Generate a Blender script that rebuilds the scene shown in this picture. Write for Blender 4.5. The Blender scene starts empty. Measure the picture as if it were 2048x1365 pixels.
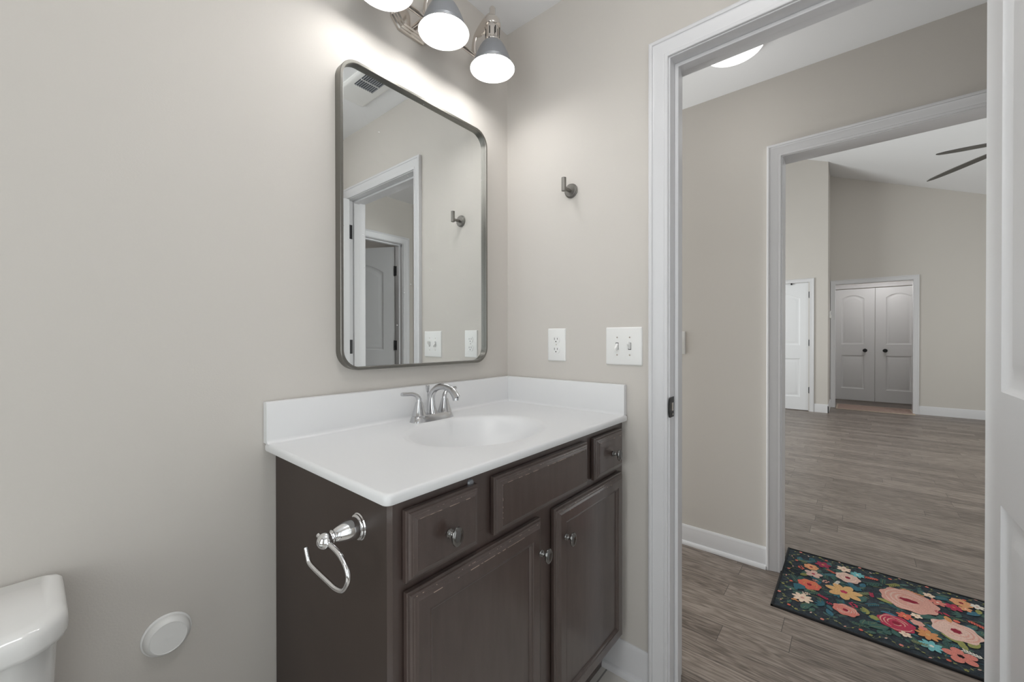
import bpy, bmesh, math, random
from mathutils import Vector, Matrix
from mathutils.geometry import tessellate_polygon
R = math.radians
PI = math.pi
scn = bpy.context.scene
C = scn.collection

# ------------------------------------------------------------------ camera
cam_d = bpy.data.cameras.new('camera')
cam_d.sensor_width = 36.0
cam_d.lens = 810.7 / 2048 * 36.0
cam_d.clip_start = 0.02
cam = bpy.data.objects.new('camera', cam_d)
C.objects.link(cam)
yaw, pit, rol = R(40.07), R(-0.267), R(-0.059)
fw = Vector((math.cos(yaw) * math.cos(pit), math.sin(yaw) * math.cos(pit), math.sin(pit)))
r0 = Vector((math.sin(yaw), -math.cos(yaw), 0)); u0 = r0.cross(fw)
rv = r0 * math.cos(rol) + u0 * math.sin(rol); uv = u0 * math.cos(rol) - r0 * math.sin(rol)
cam.matrix_world = Matrix((
    (rv.x, uv.x, -fw.x, -1.31), (rv.y, uv.y, -fw.y, -1.127), (rv.z, uv.z, -fw.z, 1.148), (0, 0, 0, 1)))
scn.camera = cam

# ------------------------------------------------------------------ view, world
scn.view_settings.view_transform = 'Standard'
scn.view_settings.look = 'None'
scn.view_settings.exposure = -0.07
scn.view_settings.gamma = 1.0
scn.view_settings.use_curve_mapping = False
w = bpy.data.worlds.new('sky'); scn.world = w; w.use_nodes = True
wb = w.node_tree.nodes['Background']
wb.inputs[0].default_value = (0.92, 0.96, 1.0, 1); wb.inputs[1].default_value = 1.2

BULB = 37.0          # emission of the vanity bulbs
def area(name, loc, rot, sx, sy, power, col=(1, 1, 1)):
    l = bpy.data.lights.new(name, 'AREA'); l.shape = 'RECTANGLE'; l.size = sx; l.size_y = sy
    l.energy = power; l.color = col
    o = bpy.data.objects.new(name, l); o.location = loc; o.rotation_euler = rot; C.objects.link(o); return o
# daylight standing outside the living-room windows
area('daylight_window_side', (3.9, 2.45, 1.6), (R(-90), 0, 0), 2.9, 1.7, 175, (1.0, 1.0, 0.99))
area('daylight_window_front', (4.2, -4.85, 1.5), (R(90), 0, 0), 2.4, 1.4, 85, (1.0, 1.0, 0.99))
area('fill_light_bath_side', (-2.80, -.80, 1.20), (R(90), 0, R(-90)), .85, 1.6, 16, (1.0, 1.0, 1.0))  # fill light from the left, added with an invented bathroom window
area('fill_light_bath_front', (-1.45, -1.85, 1.15), (R(90), 0, 0), 1.1, 1.5, 5, (1.0, 1.0, 1.0))  # added frontal fill for the low back wall and vanity fronts
def lamp(name, loc, radius, power, col=(1, .995, .985)):
    l = bpy.data.lights.new(name, 'POINT'); l.shadow_soft_size = radius; l.energy = power; l.color = col
    o = bpy.data.objects.new(name, l); o.location = loc; C.objects.link(o); return o
# the hall has its own lamp; those in the other rooms are added fill
lamp('fill_lamp_bath', (-.90, -.92, 2.16), .11, 5)  # unseen lamp added to fill the bathroom
lamp('hall_ceiling_lamp', (.672, -.738, 2.10), .09, .6)
area('fill_light_hall_end', (.59, 1.78, 1.15), (R(-90), 0, 0), .7, 1.5, 62, (1.0, 1.0, 1.0))  # added fill for hall wall and floor, through an invented end window
lamp('fill_lamp_alcove', (7.66, -1.55, 2.2), .12, 8)  # unseen lamp added to brighten the double doors
lamp('fill_lamp_bedroom', (0.2, -3.3, 2.2), .1, 2.6)  # unseen lamp added to light the room past the hall

# ------------------------------------------------------------------ materials
def mat(name, col, rough=0.5, metal=0.0, spec=0.5, noise=0.0, nscale=30.0, bump=0.0, bscale=200.0, coat=0.0):
    m = bpy.data.materials.new(name); m.use_nodes = True
    nt = m.node_tree; b = nt.nodes['Principled BSDF']
    b.inputs['Base Color'].default_value = (*col, 1); b.inputs['Roughness'].default_value = rough
    b.inputs['Metallic'].default_value = metal; b.inputs['Specular IOR Level'].default_value = spec
    b.inputs['Coat Weight'].default_value = coat
    tc = nt.nodes.new('ShaderNodeTexCoord')
    if noise > 0:
        n = nt.nodes.new('ShaderNodeTexNoise'); n.inputs['Scale'].default_value = nscale; n.inputs['Detail'].default_value = 4
        r = nt.nodes.new('ShaderNodeMapRange'); r.inputs[3].default_value = 1 - noise; r.inputs[4].default_value = 1 + noise
        mx = nt.nodes.new('ShaderNodeMix'); mx.data_type = 'RGBA'; mx.blend_type = 'MULTIPLY'; mx.inputs[0].default_value = 1
        mx.inputs[6].default_value = (*col, 1)
        nt.links.new(tc.outputs['Object'], n.inputs['Vector']); nt.links.new(n.outputs[0], r.inputs[0])
        nt.links.new(r.outputs[0], mx.inputs[7]); nt.links.new(mx.outputs[2], b.inputs['Base Color'])
    if bump > 0:
        n2 = nt.nodes.new('ShaderNodeTexNoise'); n2.inputs['Scale'].default_value = bscale; n2.inputs['Detail'].default_value = 3
        bp = nt.nodes.new('ShaderNodeBump'); bp.inputs['Strength'].default_value = bump; bp.inputs['Distance'].default_value = 0.002
        nt.links.new(tc.outputs['Object'], n2.inputs['Vector']); nt.links.new(n2.outputs[0], bp.inputs['Height'])
        nt.links.new(bp.outputs[0], b.inputs['Normal'])
    return m

M = {}
M['wall'] = mat('greige_wall_paint', (0.605, 0.572, 0.533), 0.75, spec=0.25, noise=0.012, nscale=3, bump=0.12, bscale=260)
M['ceil'] = mat('flat_ceiling_paint', (0.86, 0.86, 0.87), 0.9, spec=0.1, bump=0.1, bscale=300)
M['trim'] = mat('white_trim_paint', (0.695, 0.69, 0.702), 0.32, spec=0.45, noise=0.01, nscale=8)
M['door'] = mat('white_door_paint', (0.80, 0.805, 0.82), 0.36, spec=0.4, bump=0.05, bscale=400)
M['marble'] = mat('white_cultured_marble', (0.745, 0.745, 0.75), 0.30, spec=0.4)
M['porcelain'] = mat('white_porcelain', (0.82, 0.815, 0.80), 0.07, spec=0.5, coat=0.4)
M['plastic'] = mat('white_plastic', (0.83, 0.825, 0.81), 0.3, spec=0.45)
M['slot'] = mat('dark_slot', (0.015, 0.014, 0.013), 0.6)
M['chrome'] = mat('chrome', (0.86, 0.86, 0.87), 0.07, metal=1.0, bump=0.0)
M['faucet'] = mat('satin_chrome_faucet', (0.60, 0.60, 0.61), 0.17, metal=1.0)
M['nickel'] = mat('polished_nickel', (0.72, 0.67, 0.62), 0.13, metal=1.0)
M['pewter'] = mat('brushed_pewter_shade', (0.33, 0.34, 0.36), 0.42, metal=0.55, noise=0.04, nscale=60)
M['bronze'] = mat('gunmetal_mirror_frame', (0.225, 0.218, 0.20), 0.33, metal=0.95, noise=0.06, nscale=90)
M['hookm'] = mat('brushed_gunmetal_hook', (0.22, 0.21, 0.195), 0.38, metal=0.9, noise=0.06, nscale=120)
M['black'] = mat('black_hardware', (0.018, 0.018, 0.02), 0.4, metal=0.4)
M['knob'] = mat('black_nickel_knob', (0.20, 0.195, 0.19), 0.18, metal=1.0)
M['shade_in'] = mat('white_enamel_shade_lining', (0.88, 0.88, 0.87), 0.5)
M['fan'] = mat('dark_fan_blade', (0.10, 0.095, 0.085), 0.45, noise=0.1, nscale=20)
M['rug_edge'] = mat('black_rug_binding', (0.012, 0.012, 0.013), 0.9, bump=0.3, bscale=500)
M['vent_dark'] = mat('vent_shadow', (0.05, 0.055, 0.065), 0.8)
M['vent_slat'] = mat('grey_vent_slat', (0.30, 0.31, 0.33), 0.5)
M['tile_grout'] = mat('grout', (0.35, 0.33, 0.31), 0.9)

def espresso():
    m = mat('espresso_stained_wood', (0.045, 0.031, 0.027), 0.34, spec=0.5, coat=0.85)
    m.node_tree.nodes['Principled BSDF'].inputs['Coat Roughness'].default_value = 0.22
    nt = m.node_tree; b = nt.nodes['Principled BSDF']; L = nt.links.new
    tc = nt.nodes.new('ShaderNodeTexCoord'); mp = nt.nodes.new('ShaderNodeMapping'); mp.inputs['Scale'].default_value = (18, 18, 3)
    n = nt.nodes.new('ShaderNodeTexNoise'); n.inputs['Scale'].default_value = 3; n.inputs['Detail'].default_value = 6
    cr = nt.nodes.new('ShaderNodeValToRGB')
    cr.color_ramp.elements[0].position = 0.25; cr.color_ramp.elements[0].color = (0.052, 0.034, 0.029, 1)
    cr.color_ramp.elements[1].position = 0.8; cr.color_ramp.elements[1].color = (0.076, 0.052, 0.045, 1)
    L(tc.outputs['Object'], mp.inputs[0]); L(mp.outputs[0], n.inputs['Vector']); L(n.outputs[0], cr.inputs[0])
    # worn paint on the raised edges: small pale chips where noise peaks on tight edges
    n3 = nt.nodes.new('ShaderNodeTexNoise'); n3.inputs['Scale'].default_value = 420; n3.inputs['Detail'].default_value = 1
    mr = nt.nodes.new('ShaderNodeMapRange'); mr.inputs[1].default_value = 0.70; mr.inputs[2].default_value = 0.76
    L(tc.outputs['Object'], n3.inputs['Vector']); L(n3.outputs[0], mr.inputs[0])
    mx = nt.nodes.new('ShaderNodeMix'); mx.data_type = 'RGBA'; mx.inputs[7].default_value = (0.16, 0.12, 0.10, 1)
    ml = nt.nodes.new('ShaderNodeMath'); ml.operation = 'MULTIPLY'; ml.inputs[1].default_value = 0.35
    L(mr.outputs[0], ml.inputs[0]); L(ml.outputs[0], mx.inputs[0]); L(cr.outputs[0], mx.inputs[6]); L(mx.outputs[2], b.inputs['Base Color'])
    n2 = nt.nodes.new('ShaderNodeTexNoise'); n2.inputs['Scale'].default_value = 6; n2.inputs['Detail'].default_value = 3
    r2 = nt.nodes.new('ShaderNodeMapRange'); r2.inputs[3].default_value = 0.32; r2.inputs[4].default_value = 0.46
    L(tc.outputs['Object'], n2.inputs['Vector']); L(n2.outputs[0], r2.inputs[0]); L(r2.outputs[0], b.inputs['Roughness'])
    return m
M['wood'] = espresso()
M['sidewood'] = mat('espresso_side_shade_tone', (0.050, 0.036, 0.030), 0.5, spec=0.35, noise=.12, nscale=8)  # matte cabinet side; its weaker light is put into the darker colour
M['chip'] = mat('worn_bare_wood_edge', (0.36, 0.27, 0.22), 0.6)

def planks():
    m = bpy.data.materials.new('grey_brown_vinyl_plank'); m.use_nodes = True
    nt = m.node_tree; b = nt.nodes['Principled BSDF']; L = nt.links.new
    tc = nt.nodes.new('ShaderNodeTexCoord'); sx = nt.nodes.new('ShaderNodeSeparateXYZ'); L(tc.outputs['Object'], sx.inputs[0])
    def mth(op, a, b_=None, c=None):
        q = nt.nodes.new('ShaderNodeMath'); q.operation = op
        for k_, v_ in enumerate((a, b_, c)):
            if v_ is None: continue
            if isinstance(v_, (int, float)): q.inputs[k_].default_value = v_
            else: L(v_, q.inputs[k_])
        return q.outputs[0]
    # rows run along y; every row starts at its own random place
    rowf = mth('DIVIDE', mth('SUBTRACT', sx.outputs[0], .038), .108); row = mth('FLOOR', rowf)
    wn = nt.nodes.new('ShaderNodeTexWhiteNoise'); wn.noise_dimensions = '1D'; L(row, wn.inputs['W'])
    uf = mth('ADD', mth('DIVIDE', sx.outputs[1], .92), mth('MULTIPLY', wn.outputs['Value'], 7.3)); ui = mth('FLOOR', uf)
    fu = mth('FRACT', uf); fr = mth('FRACT', rowf)
    du = mth('MULTIPLY', mth('MINIMUM', fu, mth('SUBTRACT', 1.0, fu)), .92); dr = mth('MULTIPLY', mth('MINIMUM', fr, mth('SUBTRACT', 1.0, fr)), .108)
    seam = mth('LESS_THAN', mth('MINIMUM', du, dr), .0011)
    wp = nt.nodes.new('ShaderNodeTexWhiteNoise'); wp.noise_dimensions = '2D'; cv = nt.nodes.new('ShaderNodeCombineXYZ'); L(row, cv.inputs[0]); L(ui, cv.inputs[1]); L(cv.outputs[0], wp.inputs['Vector'])
    # per plank offset for the grain
    pid = wp.outputs['Value']
    off = nt.nodes.new('ShaderNodeVectorMath'); off.operation = 'ADD'
    cmb = nt.nodes.new('ShaderNodeCombineXYZ')
    mm = nt.nodes.new('ShaderNodeMath'); mm.operation = 'MULTIPLY'; mm.inputs[1].default_value = 37.0
    L(pid, mm.inputs[0]); L(mm.outputs[0], cmb.inputs[0]); L(mm.outputs[0], cmb.inputs[2])
    L(tc.outputs['Object'], off.inputs[0]); L(cmb.outputs[0], off.inputs[1])
    m2 = nt.nodes.new('ShaderNodeMapping'); m2.inputs['Scale'].default_value = (62, 3.4, 62); L(off.outputs[0], m2.inputs[0])
    g = nt.nodes.new('ShaderNodeTexNoise'); g.inputs['Scale'].default_value = 2.2; g.inputs['Detail'].default_value = 9; g.inputs['Roughness'].default_value = 0.68
    g.inputs['Distortion'].default_value = 0.6
    L(m2.outputs[0], g.inputs['Vector'])
    m3 = nt.nodes.new('ShaderNodeMapping'); m3.inputs['Scale'].default_value = (9.0, 1.1, 9.0); L(off.outputs[0], m3.inputs[0])
    wv = nt.nodes.new('ShaderNodeTexNoise'); wv.inputs['Scale'].default_value = 1.7; wv.inputs['Detail'].default_value = 2
    L(m3.outputs[0], wv.inputs['Vector'])
    # cathedral grain: rings made from the low noise
    mu = nt.nodes.new('ShaderNodeMath'); mu.operation = 'MULTIPLY'; mu.inputs[1].default_value = 80; L(wv.outputs[0], mu.inputs[0])
    sn = nt.nodes.new('ShaderNodeMath'); sn.operation = 'SINE'; L(mu.outputs[0], sn.inputs[0])
    s1 = nt.nodes.new('ShaderNodeMath'); s1.operation = 'MULTIPLY'; s1.inputs[1].default_value = 0.075; L(sn.outputs[0], s1.inputs[0])
    a1 = nt.nodes.new('ShaderNodeMath'); a1.operation = 'ADD'; L(g.outputs[0], a1.inputs[0]); L(s1.outputs[0], a1.inputs[1])
    pv = nt.nodes.new('ShaderNodeMath'); pv.operation = 'MULTIPLY_ADD'; pv.inputs[1].default_value = 0.17; pv.inputs[2].default_value = -0.085; L(pid, pv.inputs[0])
    a2 = nt.nodes.new('ShaderNodeMath'); a2.operation = 'ADD'; L(a1.outputs[0], a2.inputs[0]); L(pv.outputs[0], a2.inputs[1])
    cr = nt.nodes.new('ShaderNodeValToRGB'); e = cr.color_ramp.elements
    e[0].position = 0.30; e[0].color = (0.095, 0.075, 0.063, 1)
    e[1].position = 0.72; e[1].color = (0.34, 0.285, 0.245, 1)
    k = cr.color_ramp.elements.new(0.5); k.color = (0.205, 0.167, 0.141, 1)
    L(a2.outputs[0], cr.inputs[0])
    mx = nt.nodes.new('ShaderNodeMix'); mx.data_type = 'RGBA'; mx.inputs[7].default_value = (0.075, 0.062, 0.055, 1)
    L(seam, mx.inputs[0]); L(cr.outputs[0], mx.inputs[6]); L(mx.outputs[2], b.inputs['Base Color'])
    b.inputs['Roughness'].default_value = 0.36; b.inputs['Specular IOR Level'].default_value = 0.45
    bp = nt.nodes.new('ShaderNodeBump'); bp.inputs['Strength'].default_value = 0.15; bp.inputs['Distance'].default_value = 0.002
    L(a1.outputs[0], bp.inputs['Height']); L(bp.outputs[0], b.inputs['Normal'])
    return m
M['planks'] = planks()

def tiles():
    m = bpy.data.materials.new('cream_bath_floor_tile'); m.use_nodes = True
    nt = m.node_tree; b = nt.nodes['Principled BSDF']; L = nt.links.new
    tc = nt.nodes.new('ShaderNodeTexCoord')
    br = nt.nodes.new('ShaderNodeTexBrick'); br.offset = 0.0
    br.inputs['Scale'].default_value = 1.0; br.inputs['Brick Width'].default_value = 0.305; br.inputs['Row Height'].default_value = 0.305
    br.inputs['Mortar Size'].default_value = 0.003
    br.inputs['Color1'].default_value = (0.60, 0.575, 0.54, 1); br.inputs['Color2'].default_value = (0.64, 0.61, 0.57, 1); br.inputs['Mortar'].default_value = (0.26, 0.245, 0.23, 1)
    n = nt.nodes.new('ShaderNodeTexNoise'); n.inputs['Scale'].default_value = 7; n.inputs['Detail'].default_value = 5
    mr = nt.nodes.new('ShaderNodeMapRange'); mr.inputs[3].default_value = 0.85; mr.inputs[4].default_value = 1.15
    mx = nt.nodes.new('ShaderNodeMix'); mx.data_type = 'RGBA'; mx.blend_type = 'MULTIPLY'; mx.inputs[0].default_value = 1
    mp = nt.nodes.new('ShaderNodeMapping'); mp.inputs['Location'].default_value = (0.13, 0.17, 0)
    L(tc.outputs['Object'], mp.inputs[0]); L(mp.outputs[0], br.inputs[0]); L(tc.outputs['Object'], n.inputs[0]); L(n.outputs[0], mr.inputs[0])
    L(br.outputs[0], mx.inputs[6]); L(mr.outputs[0], mx.inputs[7]); L(mx.outputs[2], b.inputs['Base Color'])
    b.inputs['Roughness'].default_value = 0.35
    return m
M['tiles'] = tiles()

def glassy(name, tint, refl=0.1):
    m = bpy.data.materials.new(name); m.use_nodes = True; nt = m.node_tree; nt.nodes.clear(); L = nt.links.new
    o = nt.nodes.new('ShaderNodeOutputMaterial'); t = nt.nodes.new('ShaderNodeBsdfTransparent'); t.inputs[0].default_value = (*tint, 1)
    g = nt.nodes.new('ShaderNodeBsdfGlossy'); g.inputs['Roughness'].default_value = 0.02
    x = nt.nodes.new('ShaderNodeMixShader'); x.inputs[0].default_value = refl
    L(t.outputs[0], x.inputs[1]); L(g.outputs[0], x.inputs[2]); L(x.outputs[0], o.inputs[0]); return m
M['pane'] = glassy('window_pane', (0.95, 0.97, 0.97), 0.06)

def mirror_mat():
    m = bpy.data.materials.new('mirror_silvering'); m.use_nodes = True; nt = m.node_tree; L = nt.links.new
    b = nt.nodes['Principled BSDF']; b.inputs['Metallic'].default_value = 1; b.inputs['Roughness'].default_value = 0.0
    b.inputs['Base Color'].default_value = (0.86, 0.88, 0.875, 1)
    out = nt.nodes['Material Output']
    # wiped-on haze: arcs from a cloth, and dust specks, low on contrast
    tc = nt.nodes.new('ShaderNodeTexCoord')
    n = nt.nodes.new('ShaderNodeTexNoise'); n.inputs['Scale'].default_value = 5; n.inputs['Detail'].default_value = 3; n.inputs['Distortion'].default_value = 2
    mr = nt.nodes.new('ShaderNodeMapRange'); mr.inputs[1].default_value = 0.5; mr.inputs[2].default_value = 0.8; mr.inputs[4].default_value = 0.05
    v = nt.nodes.new('ShaderNodeTexVoronoi'); v.inputs['Scale'].default_value = 18
    m2 = nt.nodes.new('ShaderNodeMapRange'); m2.inputs[1].default_value = 0.045; m2.inputs[2].default_value = 0.02; m2.inputs[3].default_value = 0; m2.inputs[4].default_value = 0.45
    ad = nt.nodes.new('ShaderNodeMath'); ad.operation = 'ADD'
    df = nt.nodes.new('ShaderNodeBsdfDiffuse'); df.inputs[0].default_value = (0.95, 0.95, 0.95, 1)
    mx = nt.nodes.new('ShaderNodeMixShader')
    L(tc.outputs['Object'], n.inputs['Vector']); L(tc.outputs['Object'], v.inputs['Vector']); L(n.outputs[0], mr.inputs[0]); L(v.outputs['Distance'], m2.inputs[0])
    L(mr.outputs[0], ad.inputs[0]); L(m2.outputs[0], ad.inputs[1]); L(ad.outputs[0], mx.inputs[0])
    L(b.outputs[0], mx.inputs[1]); L(df.outputs[0], mx.inputs[2]); L(mx.outputs[0], out.inputs[0])
    return m
M['mirror'] = mirror_mat()

def emis(name, col, s):
    m = bpy.data.materials.new(name); m.use_nodes = True; b = m.node_tree.nodes['Principled BSDF']
    b.inputs['Base Color'].default_value = (0.9, 0.9, 0.9, 1)
    b.inputs['Emission Color'].default_value = (*col, 1); b.inputs['Emission Strength'].default_value = s; return m
M['bulb'] = emis('lit_frosted_bulb', (1.0, 0.995, 0.985), BULB)
M['dome'] = emis('lit_glass_dome', (1.0, 0.985, 0.96), 3.0)
M['dome_fill'] = emis('added_bath_dome_glow', (1.0, 0.99, 0.975), 9.0)  # glow of the added bathroom dome

# ------------------------------------------------------------------ mesh helpers
class MB:
    def __init__(s): s.v = []; s.f = []; s.m = []; s.mi = 0
    def add(s, vs, fs):
        o = len(s.v); s.v += [tuple(q) for q in vs]; s.f += [tuple(i + o for i in f) for f in fs]; s.m += [s.mi] * len(fs); return s
    def box(s, x0, x1, y0, y1, z0, z1):
        v = [(x, y, z) for x in (x0, x1) for y in (y0, y1) for z in (z0, z1)]
        return s.add(v, [(0, 1, 3, 2), (4, 6, 7, 5), (0, 4, 5, 1), (2, 3, 7, 6), (0, 2, 6, 4), (1, 5, 7, 3)])
    def loops(s, L, close=True, cap0=True, cap1=True):
        n = len(L[0]); o = len(s.v)
        vs = [p for l in L for p in l]; fs = []
        for i in range(len(L) - 1):
            for j in range(n if close else n - 1):
                k = (j + 1) % n; fs.append((i * n + j, i * n + k, (i + 1) * n + k, (i + 1) * n + j))
        if cap0: fs.append(tuple(range(n - 1, -1, -1)))
        if cap1: fs.append(tuple((len(L) - 1) * n + j for j in range(n)))
        return s.add(vs, fs)
    def prism(s, poly, ax, a, b):
        f = {'x': lambda p, t: (t, p[0], p[1]), 'y': lambda p, t: (p[0], t, p[1]), 'z': lambda p, t: (p[0], p[1], t)}[ax]
        return s.loops([[f(p, a) for p in poly], [f(p, b) for p in poly]])
    def lathe(s, prof, o=(0, 0, 0), ax='z', seg=32, sx=1.0, sy=1.0):
        o = Vector(o)
        A = {'z': (Vector((1, 0, 0)), Vector((0, 1, 0)), Vector((0, 0, 1))), 'x': (Vector((0, 1, 0)), Vector((0, 0, 1)), Vector((1, 0, 0))),
             'y': (Vector((0, 0, 1)), Vector((1, 0, 0)), Vector((0, 1, 0)))}[ax]
        L = [[o + A[0] * (r * sx * math.cos(2 * PI * j / seg)) + A[1] * (r * sy * math.sin(2 * PI * j / seg)) + A[2] * h for j in range(seg)] for r, h in prof]
        return s.loops(L, cap0=prof[0][0] > 1e-6, cap1=prof[-1][0] > 1e-6)
    def tube(s, pts, rad, seg=12, sq=None):
        P = [Vector(p) for p in pts]; n = len(P); L = []
        up = Vector((0, 0, 1))
        prev = None
        for i, p in enumerate(P):
            t = (P[min(i + 1, n - 1)] - P[max(i - 1, 0)]).normalized()
            if prev is None:
                a = t.cross(up) if abs(t.z) < 0.95 else t.cross(Vector((1, 0, 0)))
                a.normalize()
            else:
                a = prev - t * prev.dot(t); a.normalize()
            prev = a; b = t.cross(a)
            r = rad[i] if isinstance(rad, (list, tuple)) else rad
            ra, rb = r if isinstance(r, tuple) else (r, r)
            L.append([p + a * (ra * math.cos(2 * PI * j / seg)) + b * (rb * math.sin(2 * PI * j / seg)) for j in range(seg)])
        return s.loops(L)
    def sphere(s, o, r, seg=24, rings=12, sc=(1, 1, 1)):
        L = []
        for i in range(1, rings):
            a = PI * i / rings
            L.append([(o[0] + r * sc[0] * math.sin(a) * math.cos(2 * PI * j / seg), o[1] + r * sc[1] * math.sin(a) * math.sin(2 * PI * j / seg), o[2] - r * sc[2] * math.cos(a)) for j in range(seg)])
        o0 = len(s.v); s.loops(L, cap0=False, cap1=False)
        n = len(s.v); s.v += [(o[0], o[1], o[2] - r * sc[2]), (o[0], o[1], o[2] + r * sc[2])]
        for j in range(seg):
            k = (j + 1) % seg
            s.f.append((n, o0 + k, o0 + j)); s.f.append((n + 1, o0 + (rings - 2) * seg + j, o0 + (rings - 2) * seg + k)); s.m += [s.mi] * 2
        return s

def spline(pts, n=8):
    P = [Vector(p) for p in pts]; out = []
    for i in range(len(P) - 1):
        p0 = P[max(i - 1, 0)]; p1 = P[i]; p2 = P[i + 1]; p3 = P[min(i + 2, len(P) - 1)]
        for k in range(n):
            t = k / n
            out.append(0.5 * ((2 * p1) + (p2 - p0) * t + (2 * p0 - 5 * p1 + 4 * p2 - p3) * t * t + (3 * p1 - p0 - 3 * p2 + p3) * t ** 3))
    out.append(P[-1]); return out

def obj(name, mb, m, parent=None, smooth=None, bevel=0.0, bseg=2, kind=None, fixn=True):
    me = bpy.data.meshes.new(name)
    off = Vector((0, 0, 0))
    top = parent
    while top is not None and top.parent is not None: top = top.parent
    if top is not None: off = top.location.copy()
    me.from_pydata([Vector(v) - off for v in mb.v], [], mb.f)
    ms = m if isinstance(m, list) else [m]
    for q in ms: me.materials.append(q)
    for p, i in zip(me.polygons, mb.m): p.material_index = i
    if fixn:
        b = bmesh.new(); b.from_mesh(me); bmesh.ops.remove_doubles(b, verts=b.verts, dist=1e-6); bmesh.ops.recalc_face_normals(b, faces=b.faces); b.to_mesh(me); b.free()
    if smooth is not None:
        me.shade_smooth(); me.set_sharp_from_angle(angle=R(smooth))
    me.update()
    o = bpy.data.objects.new(name, me); C.objects.link(o)
    if parent is not None: o.parent = parent
    if bevel:
        bv = o.modifiers.new('bevel', 'BEVEL'); bv.width = bevel; bv.segments = bseg; bv.limit_method = 'ANGLE'; bv.angle_limit = R(35)
        me.shade_smooth(); wn = o.modifiers.new('wn', 'WEIGHTED_NORMAL'); wn.keep_sharp = False
    if kind: o['kind'] = kind
    return o
def thing(name, loc, label, cat, group=None):
    o = bpy.data.objects.new(name, None); o.empty_display_size = 0.05; o.location = loc; C.objects.link(o)
    return tag(o, label, cat, group)
def tag(o, label, cat=None, group=None):
    o['label'] = label
    if cat: o['category'] = cat
    if group: o['group'] = group
    return o
def struct(name, mb, m, label=None, **k):
    o = obj(name, mb, m, kind='structure', **k)
    if label: o['label'] = label
    return o
def rrect(x0, x1, y0, y1, r, n=8):
    out = []
    for cx, cy, a in ((x1 - r, y1 - r, 0), (x0 + r, y1 - r, 90), (x0 + r, y0 + r, 180), (x1 - r, y0 + r, 270)):
        for i in range(n + 1):
            t = R(a + 90 * i / n); out.append((cx + r * math.cos(t), cy + r * math.sin(t)))
    return out
def fillholes(mb, outer, holes, fn):
    polys = [[Vector((p[0], p[1], 0)) for p in outer]] + [[Vector((p[0], p[1], 0)) for p in h] for h in holes]
    flat = [p for l in polys for p in l]
    tris = tessellate_polygon(polys)
    mb.add([fn(p.x, p.y) for p in flat], tris)

# sweep a (width, thickness) profile round a door opening in a wall
def casing(mb, fn, a0, a1, top, prof, bottom=0.0, sill=False):
    """fn(a, z, t) -> xyz; a0<a1 inner opening edges; prof [(d outwards from the opening, t off the wall)]"""
    L = []
    L.append([fn(a0 - d, bottom, t) for d, t in prof]); L.append([fn(a0 - d, top + d, t) for d, t in prof])
    L.append([fn(a1 + d, top + d, t) for d, t in prof]); L.append([fn(a1 + d, bottom, t) for d, t in prof])
    mb.loops(L)
CAS = [(0, 0), (0, 0.008), (0.002, 0.0095), (0.0095, 0.0105), (0.011, 0.0085), (0.013, 0.0095), (0.020, 0.0115), (0.030, 0.0135), (0.040, 0.0165), (0.0445, 0.0185),
       (0.0455, 0.0165), (0.047, 0.0195), (0.050, 0.0208), (0.055, 0.0205), (0.0585, 0.0185), (0.0585, 0)]
def baseboard(mb, fn, a0, a1, h=0.108, shoe=True):
    P = [(0, 0), (0.012, 0), (0.012, h - 0.022), (0.0105, h - 0.018), (0.0105, h - 0.014), (0.0085, h - 0.006), (0.0045, h), (0, h)]
    if shoe: P = [(0, 0), (0.026, 0), (0.0258, 0.006), (0.024, 0.012), (0.0205, 0.017), (0.015, 0.0195), (0.012, 0.020)] + P[2:]
    mb.loops([[fn(a0, t, z) for t, z in P], [fn(a1, t, z) for t, z in P]])

# ------------------------------------------------------------------ setting: shell
H = 2.44
JL, JR, HD = -0.682, -1.385, 2.040      # bathroom doorway: left jamb, right jamb, head
WC = 1.06                               # hall face of the living-room wall
OL, OR = -0.862, -1.776                 # opening in that wall
bath_x, bath_y = -2.45, -1.52
mb = MB(); mb.box(bath_x - .1, 0, 0, 0.11, 0, H + .02); struct('wall_back', mb, M['wall'], 'greige bathroom wall behind the mirror and vanity')
mb = MB()
mb.box(0, 0.12, JL + .019, 1.60, 0, H + .02); mb.box(0, 0.12, -2.14, JR - .019, 0, H + .02); mb.box(0, 0.12, JR - .019, JL + .019, HD + .019, H + .02)
struct('wall_right', mb, M['wall'], 'greige bathroom wall with towel hook, outlet, switches and doorway')
mb = MB(); mb.box(bath_x - .1, bath_x, bath_y, -1.25, 0, H + .02); mb.box(bath_x - .1, bath_x, -.35, 0, 0, H + .02); mb.box(bath_x - .1, bath_x, -1.25, -.35, 0, .35); mb.box(bath_x - .1, bath_x, -1.25, -.35, 2.05, H + .02); struct('wall_left', mb, M['wall'])
mb = MB(); mb.box(bath_x - .1, -2.05, bath_y - .1, bath_y, 0, H + .02); mb.box(-.85, 0, bath_y - .1, bath_y, 0, H + .02); mb.box(-2.05, -.85, bath_y - .1, bath_y, 0, .35); mb.box(-2.05, -.85, bath_y - .1, bath_y, 1.95, H + .02); struct('wall_front', mb, M['wall'])
RX1, RX0, RY0, RY1 = 7.36, WC + .12, -4.4, 2.0
mb = MB()
VT = 4.30
for y0, y1, z0, z1 in ((OL + .019, 2.0, 0, VT), (-4.4, OR - .019, 0, VT), (OR - .019, OL + .019, HD + .019, VT)):
    mb.box(WC, WC + .12, y0, y1, z0, z1)
struct('wall_hall', mb, M['wall'], 'greige hall wall with the cased opening to the living room')
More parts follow.
